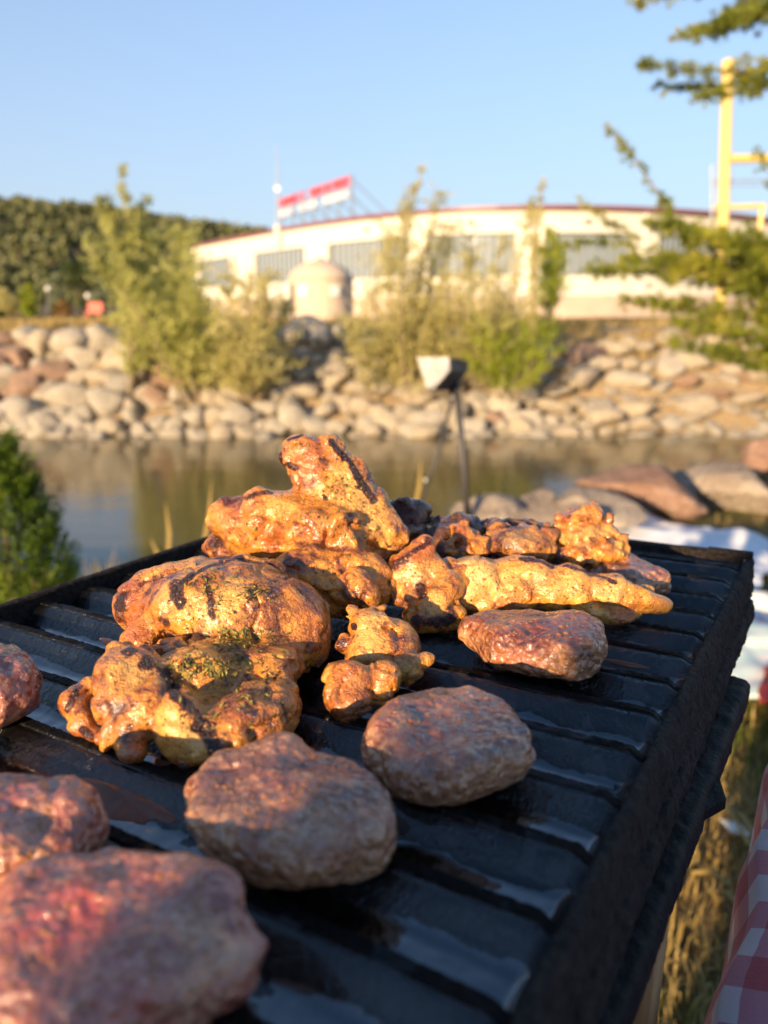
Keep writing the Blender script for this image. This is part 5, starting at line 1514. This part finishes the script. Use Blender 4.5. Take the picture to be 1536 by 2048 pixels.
flakes(thigh, [(500, 1195, 14, 8, 14), (440, 1345, 90, 16, 40), (470, 1400, 120, 60, 50), (400, 1250, 150, 80, 50), (300, 1450, 120, 60, 24)], M['pepper'], 'pepper_flakes', 0.0016, 6)

# ---- tall rear piece
tall = meat('chicken_wing', 'tall upright golden chicken piece with a charred tip, highest point of the pile', 'chicken', [
    (E_, 606, 908, 1215, 42, 34, 34, -15), (E_, 640, 950, 1215, 52, 60, 40, 30), (E_, 690, 1000, 1215, 62, 82, 48, 42), (E_, 740, 1060, 1215, 58, 78, 50, 40),
    ('c', [(655, 885, 1215, 18), (700, 945, 1215, 24), (745, 1010, 1215, 30), (785, 1080, 1215, 30)], 0.005),
    (E_, 560, 1032, 1220, 95, 50, 60, 8), (E_, 480, 1045, 1215, 62, 50, 50, -12), (E_, 450, 1030, 1215, 32, 28, 35, 0, .002),
    (E_, 515, 1010, 1225, 45, 30, 35, 20, .002), (E_, 650, 1075, 1235, 95, 62, 55, 0), (E_, 628, 1050, 1250, 30, 34, 30, 0, .0018), (E_, 672, 1060, 1250, 26, 40, 25, -20, .0015), (E_, 695, 1075, 1250, 16, 30, 20, 15, .0015),
    (E_, 520, 1045, 1240, 24, 20, 22, 0, .0015), (E_, 545, 1065, 1240, 26, 24, 22, 30, .0015), (E_, 480, 1075, 1235, 28, 20, 22, 0, .0015),
    (E_, 690, 1160, 1245, 105, 68, 65, -8), (E_, 610, 1150, 1260, 70, 50, 50, 0), (E_, 620, 1205, 1262, 60, 40, 42, 0), (E_, 700, 1175, 1275, 45, 34, 30, 10, .002), (E_, 735, 1190, 1275, 22, 30, 22, 30, .0016), (E_, 640, 1165, 1275, 20, 18, 18, 0, .0016),
    (E_, 540, 1090, 1225, 80, 30, 45, 0),
    ('c', [(435, 1085, 1210, 18), (470, 1098, 1215, 16), (505, 1092, 1220, 16), (530, 1085, 1225, 12)], .0018), (E_, 428, 1090, 1205, 24, 17, 20, 10, .0018)],
    M['chicken'], h=0.00105, k=0.0045, warp=0.0026, wscale=85, lumpy=0.0010, lscale=190, seed=8,
    paint=[('char', [(560, 900), (565, 930), (590, 935)], 7, .85), ('char', [(580, 878), (600, 872)], 7, .8), ('char', [(665, 885), (680, 905), (700, 925), (720, 960), (745, 1000)], 8, 1), ('char', [(540, 985), (500, 992), (455, 1005)], 8, .6), ('char', [(600, 1090), (660, 1100), (720, 1100)], 9, .5), ('char', [(645, 920)], 9, .7), ('char', [(650, 997)], 6, .9), ('char', [(720, 1045)], 9, .7), ('char', [(440, 1085), (425, 1090)], 12, .8), ('char', [(712, 972)], 6, .5),
           ('pale', [(690, 940), (730, 1010), (770, 1080)], 24, .8), ('pale', [(560, 1010)], 22, .6), ('pale', [(690, 1010)], 24, .7),
           ('red', [(620, 900), (610, 930)], 28, .8), ('red', [(520, 1065), (540, 1070)], 26, .9), ('red', [(450, 1040), (500, 1020)], 26, .5), ('red', [(740, 1090)], 16, .7), ('red', [(660, 1080), (690, 1090)], 26, .6), ('red', [(620, 1050)], 22, .5)])
flakes(tall, [(680, 970, 40, 30, 40), (610, 890, 40, 20, 26), (560, 1040, 100, 40, 30), (700, 1050, 60, 50, 26)], M['herb'], 'herb_flakes', 0.0022, 15)
flakes(tall, [(650, 995, 8, 6, 10), (680, 1000, 80, 80, 44), (650, 1170, 90, 40, 24), (690, 905, 20, 30, 20)], M['pepper'], 'pepper_flakes', 0.0016, 16)

# ---- wing joint left of the long strip
joint = meat('chicken_wing', 'folded chicken wing joint with a red brown pointed top, left end of the long strip', 'chicken', [
    (E_, 830, 1150, 1240, 58, 52, 48, 0), (E_, 845, 1105, 1240, 26, 34, 28, -25, .003), (E_, 870, 1150, 1240, 36, 36, 36, 0), (E_, 800, 1188, 1245, 36, 22, 26, -15, .002),
    (E_, 845, 1195, 1250, 52, 24, 30, 0), (E_, 880, 1200, 1262, 36, 28, 26, 20, .0018), ('c', [(862, 1192, 1262, 18), (900, 1172, 1255, 24), (925, 1150, 1245, 20)], .002), (E_, 840, 1232, 1265, 34, 28, 26, 40), (E_, 880, 1235, 1268, 48, 28, 28, 10), (E_, 905, 1150, 1235, 26, 34, 26, 0)],
    M['chicken'], h=0.00105, k=0.0035, warp=0.0018, lumpy=0.0006, lscale=200, seed=13,
    paint=[('char', [(775, 1135), (785, 1130)], 9, .6), ('char', [(840, 1175), (845, 1190)], 9, 1), ('char', [(835, 1240), (870, 1245), (900, 1235), (905, 1225)], 15, .75), ('char', [(858, 1085), (830, 1100), (800, 1125)], 9, .75),
           ('red', [(830, 1100), (850, 1095), (800, 1120)], 22, 1), ('pale', [(835, 1145), (870, 1150)], 24, .6), ('pale', [(815, 1180)], 14, .4), ('pale', [(870, 1203)], 18, .8)])
# ---- long yellow strip
strip_ = meat('chicken_strip', 'long lumpy yellow chicken strip lying across the right side of the pile', 'chicken', [
    (E_, 950, 1160, 1235, 62, 46, 46, 0), (E_, 930, 1185, 1240, 48, 40, 40, 0), (E_, 1020, 1150, 1230, 48, 36, 40, 10, .003), (E_, 1030, 1190, 1240, 60, 36, 42, 10, .003), (E_, 985, 1208, 1242, 62, 22, 34, 6, .002),
    (E_, 1070, 1155, 1235, 46, 36, 38, -20, .0025), (E_, 1100, 1180, 1240, 44, 42, 38, -15, .0025), (E_, 1140, 1165, 1238, 36, 38, 36, -20, .0022), (E_, 1165, 1190, 1242, 30, 40, 34, -15, .002), (E_, 1200, 1185, 1240, 38, 40, 34, -10, .002), (E_, 1222, 1190, 1242, 30, 42, 32, -8, .002),
    (E_, 1255, 1195, 1242, 26, 32, 28, -10, .002), (E_, 1285, 1200, 1243, 24, 24, 24, 0, .002), (E_, 1312, 1207, 1244, 26, 17, 20, -12, .002), (E_, 1330, 1212, 1245, 12, 11, 12, 0),
    (E_, 1240, 1228, 1246, 40, 19, 24, 4, .0018), (E_, 1200, 1222, 1246, 26, 15, 20, 0, .0018), (E_, 1290, 1182, 1235, 14, 14, 14, 0, .0018)],
    M['chicken_yellow'], h=0.00105, k=0.003, warp=0.0014, lumpy=0.0005, lscale=160, seed=17,
    paint=[('char', [(1045, 1118), (1080, 1122), (1100, 1130)], 8, .8), ('char', [(1130, 1132), (1180, 1145), (1230, 1165)], 6, .7), ('char', [(925, 1120), (900, 1125)], 6, .5), ('red', [(1240, 1232), (1260, 1225)], 22, 1), ('red', [(1320, 1205)], 20, .5), ('red', [(985, 1215), (1040, 1205)], 12, .4),
           ('pale', [(940, 1150), (980, 1160)], 40, 1), ('pale', [(1070, 1150)], 24, .6), ('pale', [(1220, 1185)], 30, 1), ('pale', [(1140, 1170)], 28, .6), ('red', [(1055, 1180), (1060, 1200)], 7, .6), ('red', [(1000, 1120), (1060, 1125)], 10, .5)])
flakes(strip_, [(1000, 1170, 90, 40, 20), (1180, 1190, 120, 40, 30)], M['pepper'], 'pepper_flakes', 0.0014, 18)

# ---- small centre piece with gristle
small = meat('chicken_piece', 'small knobbly chicken piece with a white gristle patch in the centre of the plate', 'chicken', [
    (E_, 752, 1262, 1340, 54, 40, 42, -10), (E_, 770, 1300, 1350, 56, 46, 44, 0), (E_, 740, 1315, 1360, 46, 36, 38, 0), (E_, 752, 1222, 1330, 14, 12, 12, 0, .0015), (E_, 766, 1216, 1330, 9, 8, 9, 0, .001), (E_, 692, 1285, 1345, 15, 19, 15, 0, .0015), (E_, 705, 1230, 1335, 12, 14, 12, 20, .0015),
    (E_, 700, 1360, 1412, 42, 38, 40, 0), (E_, 665, 1350, 1405, 18, 20, 20, 0, .002), (E_, 700, 1400, 1425, 40, 38, 36, -15), (E_, 770, 1355, 1405, 32, 36, 30, 20, .002), (E_, 765, 1390, 1415, 18, 28, 20, 30, .002), (E_, 672, 1390, 1420, 22, 20, 22, 0, .002),
    (E_, 815, 1335, 1365, 34, 34, 28, 25, .0025), (E_, 845, 1318, 1360, 22, 12, 15, 14, .0025), (E_, 800, 1290, 1340, 34, 46, 34, 15)],
    M['chicken'], h=0.00095, k=0.0035, warp=0.0018, lumpy=0.0006, lscale=210, seed=21,
    paint=[('pale', [(735, 1250), (745, 1280), (730, 1290)], 22, 1), ('pale', [(725, 1240), (760, 1235)], 14, .9), ('pale', [(812, 1340)], 22, .8), ('pale', [(715, 1365)], 12, .8), ('pale', [(695, 1400)], 20, .4), ('char', [(708, 1252)], 7, .9), ('red', [(690, 1360), (710, 1355)], 18, .7), ('red', [(770, 1345), (680, 1410)], 24, .7), ('red', [(700, 1330)], 14, .5)])

# ---- rear pieces
rear = [
 ('chicken_piece', 'small curly crisped chicken piece with yellow knobs at the far right of the pile', [(E_, 1165, 1065, 1175, 42, 45, 40, 0), (E_, 1175, 1030, 1175, 26, 18, 22, 20, .0015), (E_, 1150, 1040, 1175, 30, 22, 24, 0, .0018), (E_, 1215, 1062, 1175, 19, 12, 14, -20, .0013), (E_, 1216, 1046, 1175, 9, 12, 9, 0, .001), (E_, 1246, 1090, 1178, 16, 10, 12, 0, .0013), (E_, 1242, 1077, 1178, 7, 9, 7, 0, .001), (E_, 1130, 1080, 1180, 24, 20, 20, 0, .0015), (E_, 1110, 1072, 1180, 8, 10, 8, 30, .001), (E_, 1200, 1105, 1180, 54, 30, 40, 0), (E_, 1140, 1110, 1180, 45, 26, 40, 0), (E_, 1128, 1038, 1175, 18, 14, 14, 35, .0015)], 'chicken',
   [('char', [(1125, 1040)], 12, .5), ('red', [(1125, 1040)], 16, 1), ('pale', [(1135, 1078), (1215, 1062), (1245, 1090)], 15, .8), ('char', [(1190, 1085)], 12, .5)], 31),
 ('chicken_piece', 'browned chicken piece between the pointed orange tip and the curly piece', [(E_, 1050, 1080, 1185, 62, 28, 45, 4), (E_, 1010, 1085, 1188, 45, 28, 40, 0), (E_, 1040, 1100, 1190, 70, 30, 45, 0), (E_, 1092, 1058, 1180, 9, 14, 9, 10, .0014), (E_, 1000, 1058, 1180, 24, 14, 20, 10, .0018)], 'chicken_brown',
   [('char', [(1000, 1055), (1030, 1052)], 8, .6), ('pale', [(1060, 1068), (1020, 1075)], 16, .6), ('red', [(1092, 1055)], 10, 1)], 32),
 ('chicken_piece', 'small orange tipped chicken piece behind the long strip', [(E_, 930, 1075, 1190, 26, 26, 26, 0), (E_, 922, 1062, 1190, 15, 14, 14, 0, .002), (E_, 955, 1098, 1195, 34, 26, 28, 0), (E_, 985, 1100, 1195, 16, 15, 15, 0, .0015), (E_, 890, 1098, 1195, 24, 18, 20, 0, .002)], 'chicken',
   [('red', [(922, 1062)], 16, .9), ('char', [(986, 1098)], 15, 1.0), ('char', [(880, 1100)], 16, .7)], 33),
 ('meat_piece', 'dark charred meat chunk beside the tall chicken, farthest left of the dark chunks', [(E_, 810, 1035, 1175, 44, 34, 36, 0), (E_, 790, 1020, 1175, 28, 20, 24, 0, .0018), (E_, 838, 1025, 1175, 22, 20, 20, 0, .0018), (E_, 812, 1070, 1180, 40, 34, 34, 0)], 'chicken_dark', [('char', [(790, 1020), (830, 1040)], 18, .6)], 34),
 ('meat_piece', 'dark reddish brown meat chunk behind the wing joint', [(E_, 895, 1062, 1172, 42, 26, 34, 0), (E_, 930, 1048, 1168, 34, 18, 28, -10, .002), (E_, 870, 1080, 1178, 38, 30, 34, 0), (E_, 955, 1065, 1170, 22, 22, 24, 0, .0018)], 'chicken_dark', [('char', [(940, 1050)], 16, .5), ('red', [(880, 1060)], 24, .6)], 35),
 ('meat_piece', 'dark crusty meat chunk behind the browned chicken piece', [(E_, 1020, 1055, 1165, 40, 18, 30, 0), (E_, 1060, 1060, 1165, 34, 20, 28, 0, .002), (E_, 985, 1065, 1168, 30, 20, 28, 0, .002)], 'chicken_dark', [('char', [(1020, 1050)], 18, .6), ('red', [(1060, 1052)], 14, .5)], 36)]
for nm, lab, pr, mt, pa, sd in rear:
    meat(nm, lab, 'chicken' if 'chicken' in nm else 'meat', pr, M[mt], h=0.0013, k=0.003, warp=0.003, wscale=110, lumpy=0.0012, lscale=230, cell=0.0022, cscale=105, paint=pa, seed=sd, group='small cooked pieces at the back of the plate')

# ---- kofte patties
def kofte(label, disc, mat, seed, paint=(), extra=(), sear_sidelight=0.75, h=0.0010, lumpy=0.0008, lscale=130, warp=0.003):
    return meat('kofte', label, 'kofte', [('d',)+disc] + list(extra), M[mat], h=h, k=0.005, warp=warp, wscale=55, lumpy=lumpy, lscale=lscale, paint=paint, seed=seed, group='kofte patties on the plate', floor=-0.03, cell=0.0006, cscale=270, crease=0.0008, roast=0.25, sear_sidelight=sear_sidelight if mat != 'kofte_pink' else 0.25)
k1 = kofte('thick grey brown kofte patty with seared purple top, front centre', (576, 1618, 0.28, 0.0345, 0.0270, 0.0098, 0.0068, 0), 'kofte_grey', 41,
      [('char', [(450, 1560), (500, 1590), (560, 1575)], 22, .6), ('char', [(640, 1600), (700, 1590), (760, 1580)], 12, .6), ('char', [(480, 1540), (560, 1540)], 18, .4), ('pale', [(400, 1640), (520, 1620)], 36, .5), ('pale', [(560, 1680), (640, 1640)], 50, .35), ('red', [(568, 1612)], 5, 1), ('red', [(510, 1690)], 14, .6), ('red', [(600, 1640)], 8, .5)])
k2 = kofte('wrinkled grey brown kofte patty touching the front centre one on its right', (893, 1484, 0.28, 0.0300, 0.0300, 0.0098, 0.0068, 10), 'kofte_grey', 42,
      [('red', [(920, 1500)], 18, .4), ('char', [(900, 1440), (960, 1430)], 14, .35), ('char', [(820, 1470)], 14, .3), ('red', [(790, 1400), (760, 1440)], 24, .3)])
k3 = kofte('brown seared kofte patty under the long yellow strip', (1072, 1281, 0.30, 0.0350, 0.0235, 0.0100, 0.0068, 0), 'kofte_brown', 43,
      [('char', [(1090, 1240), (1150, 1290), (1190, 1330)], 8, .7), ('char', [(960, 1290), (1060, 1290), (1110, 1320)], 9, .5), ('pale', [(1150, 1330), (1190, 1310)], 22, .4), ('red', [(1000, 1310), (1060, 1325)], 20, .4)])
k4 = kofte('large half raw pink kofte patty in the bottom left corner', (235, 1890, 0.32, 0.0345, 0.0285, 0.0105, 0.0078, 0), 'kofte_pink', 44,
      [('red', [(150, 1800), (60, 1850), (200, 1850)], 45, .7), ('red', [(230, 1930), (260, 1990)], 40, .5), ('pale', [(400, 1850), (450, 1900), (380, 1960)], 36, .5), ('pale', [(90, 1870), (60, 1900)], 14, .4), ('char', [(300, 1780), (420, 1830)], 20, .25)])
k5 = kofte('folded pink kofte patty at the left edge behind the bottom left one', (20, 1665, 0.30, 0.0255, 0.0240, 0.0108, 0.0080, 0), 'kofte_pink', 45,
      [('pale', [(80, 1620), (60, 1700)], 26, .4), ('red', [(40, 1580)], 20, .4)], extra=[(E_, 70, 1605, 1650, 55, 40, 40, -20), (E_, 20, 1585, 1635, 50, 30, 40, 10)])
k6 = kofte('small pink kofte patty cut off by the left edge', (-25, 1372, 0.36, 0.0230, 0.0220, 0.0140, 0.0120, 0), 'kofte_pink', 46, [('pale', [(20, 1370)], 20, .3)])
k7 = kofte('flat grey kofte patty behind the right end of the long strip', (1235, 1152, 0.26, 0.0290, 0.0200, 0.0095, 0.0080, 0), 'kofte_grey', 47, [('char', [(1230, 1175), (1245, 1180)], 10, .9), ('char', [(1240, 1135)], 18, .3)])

# ---- beads of juice and melted fat
m, nt, nd, lk, b = new_mat("meat_juice")
b.inputs['Base Color'].default_value = (0.30, 0.12, 0.04, 1); b.inputs['Roughness'].default_value = 0.06
b.inputs['Specular IOR Level'].default_value = 0.8; b.inputs['Subsurface Weight'].default_value = 0.1; b.inputs['Subsurface Scale'].default_value = 0.001
M['juice'] = m
_bm = bmesh.new(); bmesh.ops.create_icosphere(_bm, subdivisions=2, radius=1.0)
BV = np.array([v_.co for v_ in _bm.verts]); BF = np.array([[v_.index for v_ in f_.verts] for f_ in _bm.faces]); _bm.free()
def beads(owner, spots, size, seed):
    bvh, o = o_bvh[owner.name]; g_ = np.random.default_rng(seed); vs_ = []; fs_ = []
    for (px, py, rx, ry, n_) in spots:
        for _ in range(n_):
            a = g_.uniform(-1, 1, 2); d_ = ray(px+a[0]*rx, py+a[1]*ry); d_ /= np.linalg.norm(d_)
            hit, nn_, fi, dist = bvh.ray_cast(Vector(CPOS), Vector(d_))
            if hit is None: continue
            nn_ = np.array(nn_); t = np.cross(nn_, [0.3, 0.5, 0.8]); t /= np.linalg.norm(t); b_ = np.cross(nn_, t)
            r_ = size*g_.uniform(0.4, 1.0)**1.3*1.3
            A = np.stack([t*r_*g_.uniform(0.8, 1.6), b_*r_, nn_*r_*0.5], 1)
            fs_.append(BF + len(vs_)*len(BV)); vs_.append(BV @ A.T + np.array(hit))
    q_ = mesh_obj('juice_beads', np.concatenate(vs_), np.concatenate(fs_), M['juice'], None, True, loc=tuple(o.location))
    q_.parent = o; q_.location = (0, 0, 0); q_['kind'] = 'stuff'
beads(k1, [(560, 1660, 190, 90, 150), (600, 1720, 120, 30, 50), (600, 1560, 180, 50, 40)], 0.00065, 61)
beads(k2, [(890, 1500, 140, 100, 110)], 0.0006, 62)
beads(k3, [(1070, 1290, 130, 60, 110)], 0.0006, 63)
beads(k4, [(230, 1880, 230, 140, 120)], 0.0006, 64)
beads(k5, [(60, 1650, 80, 90, 50)], 0.0006, 65)
beads(thigh, [(330, 1400, 180, 110, 110), (430, 1200, 180, 80, 110)], 0.0006, 66)
beads(tall, [(560, 1030, 150, 60, 90), (680, 980, 90, 90, 60)], 0.0006, 67)
beads(strip_, [(1090, 1180, 200, 50, 80)], 0.0006, 68)
beads(small, [(745, 1320, 90, 100, 60)], 0.00055, 69)
beads(joint, [(840, 1150, 70, 70, 50)], 0.00055, 70)
